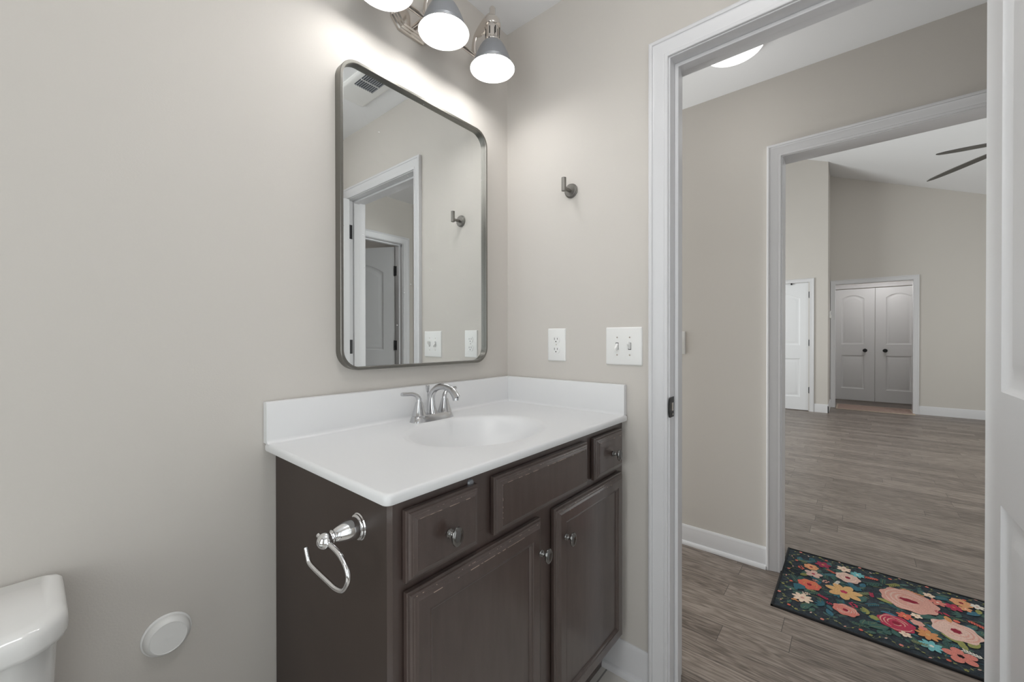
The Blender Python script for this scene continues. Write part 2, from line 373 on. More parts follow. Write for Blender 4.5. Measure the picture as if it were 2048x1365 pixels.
# end of hall with a doorway
mb = MB(); ex0, ex1, ey = 0.18, 0.94, -2.14
mb.box(0, ex0 - .019, ey - .12, ey, 0, H + .02); mb.box(ex1 + .019, WC, ey - .12, ey, 0, H + .02); mb.box(ex0 - .019, ex1 + .019, ey - .12, ey, HD + .019, H + .02)
struct('wall_hall_end', mb, M['wall'], 'short greige wall closing the hall, with a door standing open')
mb = MB(); mb.box(0.12, .2, 1.5, 1.6, 0, H + .02); mb.box(.98, WC, 1.5, 1.6, 0, H + .02); mb.box(.2, .98, 1.5, 1.6, 0, .35); mb.box(.2, .98, 1.5, 1.6, 1.95, H + .02); struct('wall_hall_far', mb, M['wall'])
# room past the end door
mb = MB(); mb.box(-1.0, 1.06, -4.3, -4.2, 0, H); mb.box(-1.1, -1.0, -4.3, ey - .12, 0, H); mb.box(1.0, 1.06, -4.2, ey - .12, 0, H); mb.box(-1.0, 0.0, ey - .12, ey - .05, 0, H)
struct('wall_bedroom', mb, M['wall'])

# living room
mb = MB(); mb.box(RX1, RX1 + .12, -4.4, -1.83 - .019, 0, 4.5); mb.box(RX1, RX1 + .12, -0.901 + .019, -0.83 + .3, 0, 4.5); mb.box(RX1, RX1 + .12, -1.849, -0.882, 2.04 + .019, 4.5)
struct('wall_living_far', mb, M['wall'], 'tall shaded greige far wall under the sloped ceiling')
mb = MB()
mb.box(6.62, RX1, -0.83, -0.60 + .012, 0, 4.6); mb.box(6.62, 6.75, 0.215, 2.0, 0, 4.6); mb.box(6.62, 6.75, -0.588, 0.215, 2.052, 4.6); mb.box(6.75, RX1 + .1, -0.60, -0.5, 0, 4.6)
struct('wall_living_projecting', mb, M['wall'], 'lighter greige wall standing forward of the far wall, holding a door')
mb = MB()   # side wall with a window
wx0, wx1, wz0, wz1 = 2.4, 5.4, 0.75, 2.45
mb.box(RX0, wx0, 2.0, 2.12, 0, 4.0); mb.box(wx1, 6.75, 2.0, 2.12, 0, 4.0); mb.box(wx0, wx1, 2.0, 2.12, 0, wz0); mb.box(wx0, wx1, 2.0, 2.12, wz1, 4.0)
struct('wall_living_side', mb, M['wall'])
mb = MB()
mb.box(RX0, 3.0, -4.52, -4.4, 0, 2.6); mb.box(5.4, RX1, -4.52, -4.4, 0, 2.6); mb.box(3.0, 5.4, -4.52, -4.4, 0, 0.8); mb.box(3.0, 5.4, -4.52, -4.4, 2.15, 2.6)
struct('wall_living_front', mb, M['wall'])
def window(name, x0, x1, z0, z1, ya, yb, yc):
    mb = MB()
    for a, b in ((x0, x0 + .05), (x1 - .05, x1), ((x0 + x1) / 2 - .03, (x0 + x1) / 2 + .03)): mb.box(a, b, ya, yb, z0, z1)
    for a, b in ((z0, z0 + .05), (z1 - .05, z1), ((z0 + z1) / 2 - .02, (z0 + z1) / 2 + .02)): mb.box(x0, x1, ya, yb, a, b)
    o = struct(name, mb, M['trim']); p = MB(); p.box(x0 + .05, x1 - .05, yc - .002, yc + .002, z0 + .05, z1 - .05); obj('window_pane', p, M['pane'], o)
window('window_1', wx0, wx1, wz0, wz1, 2.03, 2.09, 2.06)
window('added_window_4', .2, .98, .35, 1.95, 1.53, 1.58, 1.555)  # unseen window added to carry the hall fill
window('added_window_5', -2.05, -.85, .35, 1.95, bath_y - .08, bath_y - .02, bath_y - .05)  # unseen window added to carry the frontal bathroom fill
window('window_2', 3.0, 5.4, 0.8, 2.15, -4.49, -4.43, -4.46)
mb = MB()
for a, b in ((-1.25, -1.21), (-.39, -.35)): mb.box(bath_x - .08, bath_x - .02, a, b, .35, 2.05)
for a, b in ((.35, .39), (1.18, 1.21), (2.01, 2.05)): mb.box(bath_x - .08, bath_x - .02, -1.25, -.35, a, b)
o = struct('added_window_3', mb, M['trim']); p = MB(); p.box(bath_x - .052, bath_x - .048, -1.21, -.39, .39, 2.01); obj('window_pane', p, M['pane'], o)  # unseen window added to carry the bathroom fill from the left
# alcove behind the cased opening
mb = MB()
mb.box(8.5, 8.6, -3.0, -1.431 - .64 , 0, H); mb.box(8.5, 8.6, -1.431 + .64, 0.0, 0, H); mb.box(8.5, 8.6, -1.431 - .64, -1.431 + .64, 2.075, H)
mb.box(RX1 + .12, 8.5, -2.62, -2.52, 0, H); mb.box(RX1 + .12, 8.5, -0.55, -0.45, 0, H); mb.box(9.2, 9.3, -3, 0, 0, H)
struct('wall_alcove', mb, M['wall'], 'greige walls of the entry alcove beyond the far opening')
# floors
mb = MB(); mb.box(bath_x - .1, 0.06, bath_y - .1, 0.05, -0.05, 0); struct('floor', mb, M['tiles'], 'cream tile bathroom floor beside the vanity toe kick')
mb = MB(); mb.box(0.06, 9.3, -4.5, 2.1, -0.05, 0); mb.box(-1.1, 0.06, -4.5, bath_y - .1, -.05, 0); struct('floor', mb, M['planks'], 'grey brown wood plank floor of hall and living room')
# ceilings
mb = MB(); mb.box(bath_x - .1, WC, bath_y - .1, 1.6, H, H + .1); mb.box(-1.1, WC, -4.3, bath_y - .1, H, H + .1); mb.box(RX1 + .12, 9.3, -3.0, 0, H, H + .1)
struct('ceiling', mb, M['ceil'], 'flat white ceiling over bathroom and hall')
mb = MB(); yr = 0.5; zc = lambda y: 4.215 + .405 * y if y <= yr else 4.215 + .405 * yr - .405 * (y - yr)
mb.prism([(-4.5, zc(-4.5)), (yr, zc(yr)), (2.1, zc(2.1)), (2.1, zc(2.1) + .1), (yr, zc(yr) + .1), (-4.5, zc(-4.5) + .1)], 'x', RX0 - .12, RX1 + .12)
struct('ceiling', mb, M['ceil'], 'sloping white vaulted ceiling of the living room')

# ------------------------------------------------------------------ trims
def jamb(mb, x0, x1, y0, y1, top, stop=None, th=.019, sx=0.012):
    """opening in a wall of constant x; y0<y1"""
    P = lambda x: [(y0 - th, 0), (y0 - th, top + th), (y1 + th, top + th), (y1 + th, 0), (y1, 0), (y1, top), (y0, top), (y0, 0)]
    for x in (x0, x1): pass
    A = [(x0, a, b) for a, b in P(0)]; B = [(x1, a, b) for a, b in P(0)]
    mb.add(A + B, [(0, 1, 6, 7), (1, 2, 5, 6), (2, 3, 4, 5), (8, 15, 14, 9), (9, 14, 13, 10), (10, 13, 12, 11)] + [(i, i + 8, (i + 1) % 8 + 8, (i + 1) % 8) for i in range(8)])
    if stop:
        s0, s1 = stop
        Q = [(y0, 0), (y0, top), (y1, top), (y1, 0), (y1 - sx, 0), (y1 - sx, top - sx), (y0 + sx, top - sx), (y0 + sx, 0)]
        A = [(s0, a, b) for a, b in Q]; B = [(s1, a, b) for a, b in Q]
        mb.add(A + B, [(0, 1, 6, 7), (1, 2, 5, 6), (2, 3, 4, 5), (8, 15, 14, 9), (9, 14, 13, 10), (10, 13, 12, 11)] + [(i, i + 8, (i + 1) % 8 + 8, (i + 1) % 8) for i in range(8)])
mb = MB(); casing(mb, lambda a, z, t: (-t, a, z), JR - .005, JL + .005, HD + .003, CAS)
struct('trim_1', mb, M['trim'], 'white moulded casing round the bathroom doorway', smooth=25)
mb = MB(); jamb(mb, -.001, .121, JR, JL, HD, (0.040, 0.075))
j = struct('trim_2', mb, M['trim'], 'white door jamb and stop of the bathroom doorway', bevel=.002)
mb = MB(); casing(mb, lambda a, z, t: (.12 + t, a, z), JR - .005, JL + .005, HD + .003, CAS); struct('trim_3', mb, M['trim'], smooth=25)
mb = MB(); casing(mb, lambda a, z, t: (WC - t, a, z), OR - .005, OL + .005, HD + .003, CAS)
struct('trim_4', mb, M['trim'], 'white moulded casing round the living room opening', smooth=25)
mb = MB(); jamb(mb, WC - .001, WC + .121, OR, OL, HD); struct('trim_5', mb, M['trim'], 'white jamb lining the living room opening', bevel=.002)
mb = MB(); casing(mb, lambda a, z, t: (WC + .12 + t, a, z), OR - .005, OL + .005, HD + .003, CAS); struct('trim_6', mb, M['trim'], smooth=25)
mb = MB(); casing(mb, lambda a, z, t: (a, ey + t, z), ex0 - .005, ex1 + .005, HD + .003, CAS); struct('trim_7', mb, M['trim'], 'white casing round the door at the hall end', smooth=25)
def jambY(mb, y0, y1, x0, x1, top, stop=None):
    t = MB(); jamb(t, y0, y1, x0, x1, top, stop); mb.add([(b, a, c) for a, b, c in t.v], t.f)
mb = MB(); jambY(mb, ey - .121, ey + .001, ex0, ex1, HD, (ey - .075, ey - .04)); struct('trim_8', mb, M['trim'], bevel=.002)
# far room trims
fy0, fy1 = -1.829, -0.900
mb = MB(); casing(mb, lambda a, z, t: (RX1 - t, a, z), fy0, fy1, 2.055, [(d * 1.1, t) for d, t in CAS]); struct('trim_9', mb, M['trim'], 'white casing round the far alcove opening', smooth=25)
mb = MB(); jamb(mb, RX1 - .001, RX1 + .121, fy0, fy1, 2.05); struct('trim_10', mb, M['trim'], bevel=.002)
dc = -1.431
mb = MB(); casing(mb, lambda a, z, t: (8.5 - t, a, z), dc - .625, dc + .625, 2.078, [(d * 1.2, t) for d, t in CAS]); struct('trim_11', mb, M['trim'], 'white casing round the double doors', smooth=25)
mb = MB(); casing(mb, lambda a, z, t: (6.62 - t, a, z), -0.60, 0.205, 2.045, CAS)
struct('trim_12', mb, M['trim'], 'white casing round the single door in the projecting wall', smooth=25)
# baseboards
def bb(name, fns, label=None, **k):
    mb = MB()
    for fn, a0, a1, h, s in fns: baseboard(mb, fn, a0, a1, h, s)
    struct(name, mb, M['trim'], label, smooth=30)
bb('baseboard_right', [(lambda a, t, z: (-t, a, z), JL + .064, -0.452, .112, True), (lambda a, t, z: (-t, a, z), bath_y, JR - .064, .112, True)], 'white baseboard with shoe between vanity and doorway')
bb('baseboard_back', [(lambda a, t, z: (a, -t, z), bath_x, -0.905, .112, True)], 'white baseboard behind the toilet')
bb('baseboard_hall', [(lambda a, t, z: (WC - t, a, z), OL + .064, 1.5, .105, True), (lambda a, t, z: (WC - t, a, z), ey + .02, OR - .064, .105, True)], 'white hall baseboard with quarter-round shoe moulding')
bb('baseboard_hall_side', [(lambda a, t, z: (.12 + t, a, z), JL + .064, 1.5, .105, True), (lambda a, t, z: (.12 + t, a, z), ey, JR - .064, .105, True)])
bb('baseboard_living_far', [(lambda a, t, z: (RX1 - t, a, z), -4.4, fy0 - .064, .13, False)], 'white baseboard along the far living room wall')
bb('baseboard_living_projecting', [(lambda a, t, z: (6.62 - t, a, z), -.842, -.60 - .06, .13, False), (lambda a, t, z: (a, -.83 - t, z), 6.608, RX1, .13, False), (lambda a, t, z: (6.62 - t, a, z), .27, 2.0, .13, False)], 'white baseboard wrapping the projecting wall corner')
bb('baseboard_living_near', [(lambda a, t, z: (RX0 + t, a, z), OL + .064, 2.0, .13, False), (lambda a, t, z: (RX0 + t, a, z), -4.4, OR - .064, .13, False)])

# ------------------------------------------------------------------ moulded doors
def arch(x0, x1, z0, zs, zp, d, n=14):
    pts = [(x0 + d, z0 + d), (x1 - d, z0 + d)]
    cx = (x0 + x1) / 2; hw = (x1 - x0) / 2 - d
    for i in range(n + 1):
        u = 1 - 2 * i / n; s = (zs - d * .9) + (zp - zs) * (1 - u * u) if zp > zs else zs - d
        pts.append((cx + hw * u, s))
    return pts
def slab(wd, ht, th, arched=True, stile=.118, rails=(.205, .82, 1.035, .155), rise=.085):
    """moulded two-panel door, local x 0..wd, z 0..ht, faces at y=0 (front) and y=th"""
    mb = MB(); b, r0_, r1_, tt = rails
    pans = [(stile, wd - stile, b, r0_, r0_), (stile, wd - stile, r1_, ht - tt - rise, ht - tt)]
    for side in (0, 1):
        f = (lambda dp: (lambda x, z: (x, dp, z))) if side == 0 else (lambda dp: (lambda x, z: (x, th - dp, z)))
        outs = [(0, 0), (wd, 0), (wd, ht), (0, ht)]
        holes = []
        for p in pans:
            rings = [(0, 0), (.004, .004), (.012, .0085), (.024, .0105), (.030, .0105), (.052, .0035), (.056, .003)]
            L = [[f(dp)(x, z) for x, z in arch(*p, d)] for d, dp in rings]
            mb.loops(L, cap0=False, cap1=True); holes.append(arch(*p, 0))
        fillholes(mb, outs, holes, f(0))
    mb.add([(0, 0, 0), (wd, 0, 0), (wd, 0, ht), (0, 0, ht), (0, th, 0), (wd, th, 0), (wd, th, ht), (0, th, ht)],
           [(0, 1, 5, 4), (1, 2, 6, 5), (2, 3, 7, 6), (3, 0, 4, 7)])
    return mb
def xf(mb, mtx):
    mb.v = [tuple(mtx @ Vector(v)) for v in mb.v]; return mb
def hinge_mb(x, y, z, ax):
    mb = MB(); mb.lathe([(0, -.047), (.003, -.047), (.0055, -.044), (.0055, .044), (.003, .047), (0, .047)], (x, y, z), 'z', 12); return mb
def knob_door(mb, o, d):
    """round door knob on rose, pointing along d (+-1) on local x/y axis given by ax"""
    pass

# door 1: bathroom door, open 90 degrees, seen close at the right edge
s = slab(.700, 2.02, .035)
xf(s, Matrix.Translation((-.008, JR + .008, .012)) @ Matrix(((-1, 0, 0, 0), (0, -1, 0, .035), (0, 0, 1, 0), (0, 0, 0, 1))))
d1 = struct('door_1', s, M['door'], 'white moulded panel door standing open at the right edge', smooth=28)
for z in (.30, 1.10, 1.84):
    h = MB(); h.box(0.001, 0.033, JR - .0005, JR + .0025, z - .045, z + .045); h.lathe([(0, -.047), (.0055, -.047), (.0055, .047), (0, .047)], (-.006, JR + .003, z), 'z', 10)
    obj('hinge', h, M['black'], d1, smooth=30)
k = MB(); k.lathe([(.032, 0), (.032, .004), (.028, .008), (.012, .012), (.011, .035), (.022, .045), (.028, .056), (.024, .068), (0, .072)], (-.645, JR + .043, .93), 'y', 24); obj('door_knob', k, M['black'], d1, smooth=40)
# door 2: single door in projecting living-room wall (closed, hinged on the right)
s = slab(.800, 2.03, .035)
xf(s, Matrix.Translation((6.632, .203, .012)) @ Matrix(((0, 1, 0, 0), (-1, 0, 0, 0), (0, 0, 1, 0), (0, 0, 0, 1))))
d2 = struct('door_2', s, M['door'], 'white single door with black hinges left of the double doors', smooth=28)
for z in (.335, 1.085, 1.845):
    h = MB(); h.lathe([(0, -.05), (.008, -.05), (.008, .05), (0, .05)], (6.619, -.598, z), 'z', 10); h.box(6.617, 6.6215, -.612, -.588, z - .048, z + .048); obj('hinge', h, M['black'], d2, smooth=30)
k = MB(); k.lathe([(.032, 0), (.03, .006), (.012, .012), (.011, .035), (.028, .056), (0, .072)], (6.63, .14, .93), 'x', 20); k.v = [(2 * 6.63 - a, b, c) for a, b, c in k.v]; obj('door_knob', k, M['black'], d2, smooth=40)
st = MB(); st.box(6.60, 6.63, -.375, -.355, 2.018, 2.045); obj('door_stop_bracket', st, M['black'], d2)
# door 3 / 4: the pair in the alcove
for n, sgn in (('door_3', 1), ('door_4', -1)):
    s = slab(.615, 2.055, .035, stile=.143, rails=(.215, .83, 1.035, .115), rise=.065)
    if sgn == 1: mt = Matrix.Translation((8.512, dc + .003 + .615, .012)) @ Matrix(((0, 1, 0, 0), (-1, 0, 0, 0), (0, 0, 1, 0), (0, 0, 0, 1)))
    else: mt = Matrix.Translation((8.512, dc - .003, .012)) @ Matrix(((0, 1, 0, 0), (-1, 0, 0, 0), (0, 0, 1, 0), (0, 0, 0, 1)))
    xf(s, mt)
    d = struct(n, s, M['door'], 'left leaf of the white double doors' if sgn == 1 else 'right leaf of the white double doors', smooth=28)
    ky = -1.295 if sgn == 1 else -1.567
    k = MB(); k.lathe([(.033, 0), (.031, -.006), (.012, -.012), (.011, -.035), (.026, -.045), (.031, -.056), (.026, -.068), (0, -.072)], (8.513, ky, .935), 'x', 24); obj('door_knob', k, M['black'], d, smooth=40)
# door 5: end-of-hall door swung away
s = slab(.755, 2.02, .035)
th = R(180 + 62)
hx, hy = ex1 - .003, ey - .118
mt = Matrix.Translation((hx, hy, .012)) @ Matrix.Rotation(th, 4, 'Z') @ Matrix.Translation((.004, 0, 0))
xf(s, mt)
d5 = struct('door_5', s, M['door'], 'white arched panel door ajar, seen in the mirror', smooth=28)
for z in (.30, 1.09, 1.80):
    h = MB(); h.lathe([(0, -.047), (.007, -.047), (.007, .047), (0, .047)], (hx - .004, hy - .002, z), 'z', 10)
    h.box(hx - .001, hx + .003, hy, hy + .032, z - .045, z + .045)
    q = MB(); q.box(0, .003, 0.0, .035, z - .045, z + .045); xf(q, Matrix.Translation((hx, hy, 0)) @ Matrix.Rotation(th, 4, 'Z')); h.add(q.v, q.f)
    obj('hinge', h, M['black'], d5, smooth=30)
# strike plate
mb = MB(); P = []
for i in range(9):
    a = R(90 + 180 * i / 8); P.append((-.006 + .010 * math.cos(a) , .930 + .032 * math.sin(a)))
P = [(.030, .898), (.030, .962)] + P
mb.prism([(a, b) for a, b in P], 'y', JL - .0025, JL + .0005)
sp = obj('strike_plate', mb, M['black']); tag(sp, 'black strike plate with latch hole on the left door jamb', 'strike plate')
mb = MB(); mb.box(.008, .022, JL - .0032, JL - .0024, .918, .944); q = obj('latch_hole', mb, M['nickel'], sp)
mb = MB(); mb.lathe([(0, -.0005), (.0035, -.0005), (.003, .0008), (0, .001)], (.016, JL - .0028, .907), 'y', 12); obj('screw', mb, M['nickel'], sp)

# ------------------------------------------------------------------ vanity cabinet
VX0, VX1, VF = -0.909, -0.003, -0.520
van = thing('vanity_cabinet', (-.456, -.27, 0), 'dark espresso bathroom vanity cabinet under the white countertop', 'cabinet')
mb = MB(); mb.box(VX0, VX0 + .016, -.502, -.003, 0, .8700); obj('side_panel', mb, M['sidewood'], van, bevel=.0012)
mb = MB(); mb.box(VX1 - .016, VX1, -.502, -.003, .17, .8700); obj('side_panel', mb, M['wood'], van)
mb = MB(); mb.box(VX0 + .016, VX1 - .016, -.455, -.440, 0, .17); obj('toe_kick', mb, M['wood'], van)
mb = MB(); mb.box(VX0 + .016, VX1 - .016, -.502, -.003, .165, .181); obj('bottom_panel', mb, M['wood'], van)
# face frame: stiles and rails with openings
mb = MB()
fx = [VX0, -.875, -.726, -.652, -.278, -.208, -.05, VX1]
mb.box(VX0, VX0 + .038, VF, -.502, .16, .8700); mb.box(VX1 - .038, VX1, VF, -.502, .16, .8700)
for a, b in ((.16, .19), (.69, .74), (.835, .8700)): mb.box(VX0 + .038, VX1 - .038, VF, -.502, a, b)
mb.box(-.735, -.645, VF + .0003, -.502, .74, .835); mb.box(-.285, -.20, VF + .0003, -.502, .74, .835); mb.box(-.505, -.423, VF + .0003, -.502, .19, .69)
obj('face_frame', mb, M['wood'], van)
def front(x0, x1, z0, z1, rings, y0=VF - .003):
    mb = MB(); L = []
    for ins, dp in rings:
        L.append([(x0 + ins, y0 - dp, z0 + ins), (x1 - ins, y0 - dp, z0 + ins), (x1 - ins, y0 - dp, z1 - ins), (x0 + ins, y0 - dp, z1 - ins)])
    mb.loops(L); return mb
EDGE = [(0, 0), (0, .009), (.0012, .0105), (.0045, .0112), (.0055, .0135), (.0075, .0155), (.0105, .0165), (.0115, .0178), (.0165, .0195), (.0178, .0205)]
DRW = EDGE + [(.0185, .0197), (.020, .0197)]
DOOR = EDGE + [(.042, .0205), (.0435, .0185), (.0465, .0195), (.0495, .0175), (.0515, .0135), (.054, .0135)]
def knob(parent, x, z, fy=VF - .0235):
    mb = MB()
    mb.lathe([(.0078, 0), (.0085, -.002), (.0065, -.0045), (.0078, -.0065), (.0045, -.009), (.0036, -.013), (.0042, -.017)], (x, fy, z), 'y', 20)
    L = []
    for r, h in [(.0042, -.0165), (.010, -.0185), (.0145, -.0205), (.016, -.0228), (.0155, -.0252), (.0125, -.0275), (.007, -.0287), (.0, -.029)]:
        L.append((r, h))
    mb.lathe(L, (x, fy, z), 'y', 28, sx=1.15, sy=.86)
    return obj('knob', mb, M['knob'], parent, smooth=40)
def chips(mb, segs, seed):
    """small worn spots on a front's raised edge"""
    rnd = random.Random(seed); mb.mi = 1
    for x0, z0, x1, z1, y, n, ln in segs:
        for i in range(n):
            t = rnd.random(); x = x0 + (x1 - x0) * t; z = z0 + (z1 - z0) * t; l = ln * rnd.uniform(.15, 1.0); hgt = rnd.uniform(.0003, .0007)
            if abs(x1 - x0) > abs(z1 - z0): mb.box(x, x + l, y - .0002, y + .0004, z - hgt, z + hgt)
            else: mb.box(x - hgt, x + hgt, y - .0002, y + .0004, z, z + l)
    return mb
WC_ = [M['wood'], M['chip']]
yk = VF - .003 - .0205
dz0, dz1 = .7215, .8485
o = obj('drawer', chips(front(-.891, -.714, dz0, dz1, DRW), [(-.870, dz1 - .0178, -.735, dz1 - .0178, yk, 9, .02), (-.88, dz1 - .011, -.74, dz1 - .011, VF - .0196, 7, .005)], 3), WC_, van, smooth=25); knob(o, -.801, .781)
mb = MB(); mb.lathe([(0, -.005), (.006, -.0045), (.0075, -.002), (.0078, 0)], (-.724, VF, .8505), 'y', 16); obj('bumper', mb, M['pewter'], o, smooth=40)
o = obj('false_drawer_front', chips(front(-.665, -.265, dz0, dz1, DRW), [(-.647, dz1 - .0178, -.29, dz1 - .0178, yk, 18, .025), (-.647, dz0 + .03, -.647, dz1 - .02, yk, 6, .004), (-.66, dz1 - .01, -.28, dz1 - .01, VF - .0192, 8, .006)], 4), WC_, van, smooth=25)
o = obj('drawer', chips(front(-.221, -.035, dz0, dz1, DRW), [(-.20, dz1 - .0178, -.06, dz1 - .0178, yk, 4, .008)], 5), WC_, van, smooth=25); knob(o, -.118, .783)
o = obj('door', chips(front(-.889, -.494, .152, .7035, DOOR), [(-.871, .7035 - .0178, -.52, .7035 - .0178, yk, 14, .025), (-.88, .694, -.51, .694, VF - .0192, 16, .006)], 6), WC_, van, smooth=25); knob(o, -.507, .624)
o = obj('door', chips(front(-.434, -.033, .152, .7035, DOOR), [(-.42, .694, -.06, .694, VF - .0192, 14, .008), (-.416, .7035 - .0178, -.06, .7035 - .0178, yk, 5, .01), (-.11, .152 + .014, -.055, .152 + .014, VF - .020, 3, .01), (-.4, .152 + .014, -.05, .152 + .014, VF - .020, 8, .01)], 7), WC_, van, smooth=25); knob(o, -.395, .622)

# ------------------------------------------------------------------ countertop with integral basin
top = thing('vanity_countertop', (-.47, -.27, .872), 'white moulded countertop with oval basin on the espresso vanity', 'countertop')
cx0, cx1, cy0, cy1, cz = -.936, -.002, -.543, -.002, .890
SC, SA, SB = (-.475, -.298), .214, .170
NE = 64
def ell(s, dz=0.0, a=SA, b=SB): return [(SC[0] + a * s * math.cos(2 * PI * i / NE), SC[1] + b * s * math.sin(2 * PI * i / NE), cz + dz) for i in range(NE)]
mb = MB(); L = []
for ins, z in ((.006, .8705), (.001, .8715), (0, .874), (0, .883), (.0015, .8875), (.0045, .8897), (.008, .890)):
    L.append([(x, y, z) for x, y in rrect(cx0 + ins, cx1 - ins, cy0 + ins, cy1 - ins, .012, 5)])
mb.loops(L, cap1=False, cap0=False)
fillholes(mb, [(p[0], p[1]) for p in L[-1]], [[(p[0], p[1]) for p in ell(1.06)]], lambda x, y: (x, y, .890))
fillholes(mb, [(p[0], p[1]) for p in L[0]], [[(p[0], p[1]) for p in ell(1.06)]], lambda x, y: (x, y, .8705))
obj('counter_slab', mb, M['marble'], top, smooth=50)
mb = MB()
prof = [(1.06, 0), (1.03, -.0008), (1.0, -.0028), (.975, -.006), (.95, -.0105), (.92, -.018), (.87, -.032), (.79, -.053), (.68, -.074), (.52, -.094), (.34, -.106), (.16, -.111), (.095, -.1125)]
L = [ell(s, d) for s, d in prof]; mb.loops(L, cap0=False, cap1=True)
obj('basin', mb, M['marble'], top, smooth=80, fixn=True)
mb = MB(); mb.lathe([(0, .002), (.012, .003), (.019, .002), (.0215, 0), (.0215, -.004)], (SC[0], SC[1], cz - .1105), 'z', 24); obj('drain', mb, M['chrome'], top, smooth=40)
def splash(pts):
    pass
# backsplash (wall behind) with rounded top edge and a small cove at its foot
prof = [(0, .8895), (0, .990), (.002, .9925), (.016, .9925), (.0185, .9915), (.020, .989), (.020, .900), (.021, .895), (.0245, .8915), (.030, .8897)]
mb = MB(); mb.loops([[(cx0, cy1 - t, z) for t, z in prof], [(cx1, cy1 - t, z) for t, z in prof]]); obj('backsplash', mb, M['marble'], top, smooth=35)
mb = MB(); prof2 = prof[:7] + [(.0205, .8935), (.022, .8915), (.025, .8897)]
mb.loops([[(cx1 - t, cy1 - .019, z) for t, z in prof2], [(cx1 - t, cy0 + .006, z) for t, z in prof2]]); obj('side_splash', mb, M['marble'], top, smooth=35)

# ------------------------------------------------------------------ faucet
fx, fy, fz = -.475, -.088, .890
fau = thing('faucet', (fx, fy, fz), 'chrome two-handle centerset faucet behind the oval basin', 'faucet')
def sup(a, b, n, z, cx=fx, cy=fy, N=40):
    out = []
    for i in range(N):
        t = 2 * PI * i / N; c, s_ = math.cos(t), math.sin(t)
        out.append((cx + a * abs(c) ** (2 / n) * (1 if c > 0 else -1), cy + b * abs(s_) ** (2 / n) * (1 if s_ > 0 else -1), z))
    return out
mb = MB(); mb.loops([sup(.080, .0275, 3.5, fz), sup(.079, .0265, 3.5, fz + .003), sup(.073, .022, 3.5, fz + .019), sup(.071, .0205, 3.5, fz + .0205)]); obj('base_plate', mb, M['faucet'], fau, smooth=35)
def lever(sg):
    hx = fx + sg * .052
    mb = MB()
    q = lambda a, z: [(hx + p[0] - fx, fy + p[1] - fy, z) for p in sup(a, a, 2.8, 0)]
    mb.loops([q(.0215, fz + .0195), q(.0205, fz + .0215), q(.0165, fz + .034), q(.0105, fz + .059), q(.0098, fz + .062)])
    o = obj('handle', mb, M['faucet'], fau, smooth=35)
    mb = MB()
    pts = spline([(hx, fy, fz + .059), (hx, fy + .0005, fz + .070), (hx + sg * .007, fy + .003, fz + .081), (hx + sg * .021, fy + .006, fz + .0872), (hx + sg * .040, fy + .009, fz + .0885), (hx + sg * .056, fy + .011, fz + .0898)], 5)
    n = len(pts); rr = [(.0090 - .0015 * min(1, i / (n * .5)) + .001 * (i / n), .0096 - .0038 * min(1, i / (n * .45))) for i in range(n)]
    mb.tube(pts, rr, 16); obj('lever', mb, M['faucet'], o, smooth=45)
lever(-1); lever(1)
mb = MB()
pts = spline([(fx, fy - .001, fz + .010), (fx, fy + .006, fz + .040), (fx, fy + .003, fz + .076), (fx, fy - .018, fz + .100), (fx, fy - .052, fz + .1095), (fx, fy - .086, fz + .1035), (fx, fy - .106, fz + .090), (fx, fy - .116, fz + .077)], 6)
n = len(pts); rr = []
for i in range(n):
    t = i / (n - 1); wv_ = .0210 - .0110 * min(1, t / .42) + .0060 * max(0, (t - .60) / .40); tv = .0150 - .0098 * min(1, t / .42) + .0038 * max(0, (t - .65) / .35); rr.append((wv_, tv))
mb.tube(pts, rr, 24); obj('spout', mb, M['faucet'], fau, smooth=45)
mb = MB(); e = pts[-1]; mb.lathe([(.0085, .004), (.0085, -.004), (.0065, -.0045), (0, -.0045)], (e.x, e.y + .002, e.z - .001), 'z', 20); obj('aerator', mb, M['faucet'], fau, smooth=40)
mb = MB(); mb.lathe([(.0024, 0), (.0024, .066), (.0042, .068), (.0062, .086), (.0066, .088), (.0055, .0895), (0, .090)], (fx, fy + .024, fz + .018), 'z', 16); obj('lift_rod', mb, M['faucet'], fau, smooth=40)

# ------------------------------------------------------------------ mirror
mx0, mx1, mz0, mz1 = -.750, -.154, 1.0585, 1.953
mir = thing('wall_mirror', (-.452, 0, mz0), 'rounded rectangular mirror in a gunmetal frame above the vanity', 'mirror')
def mrr(ins, y): return [(x, y, z) for x, z in rrect(mx0 + ins, mx1 - ins, mz0 + ins, mz1 - ins, .058 - ins * .8, 12)]
mb = MB(); mb.loops([mrr(.0, -.0005), mrr(0, -.0290), mrr(.0012, -.0302), mrr(.0078, -.0302), mrr(.009, -.029), mrr(.009, -.018), mrr(.009, -.0005)], cap0=False, cap1=False)
q = mb; n = len(mrr(0, 0)); q.f += [(j, (j + 1) % n, 6 * n + (j + 1) % n, 6 * n + j) for j in range(n)]; q.m += [0] * n
obj('frame', mb, M['bronze'], mir, smooth=35)
mb = MB(); mb.loops([mrr(.0088, -.002), mrr(.0088, -.0165)]); obj('mirror_glass', mb, M['mirror'], mir)

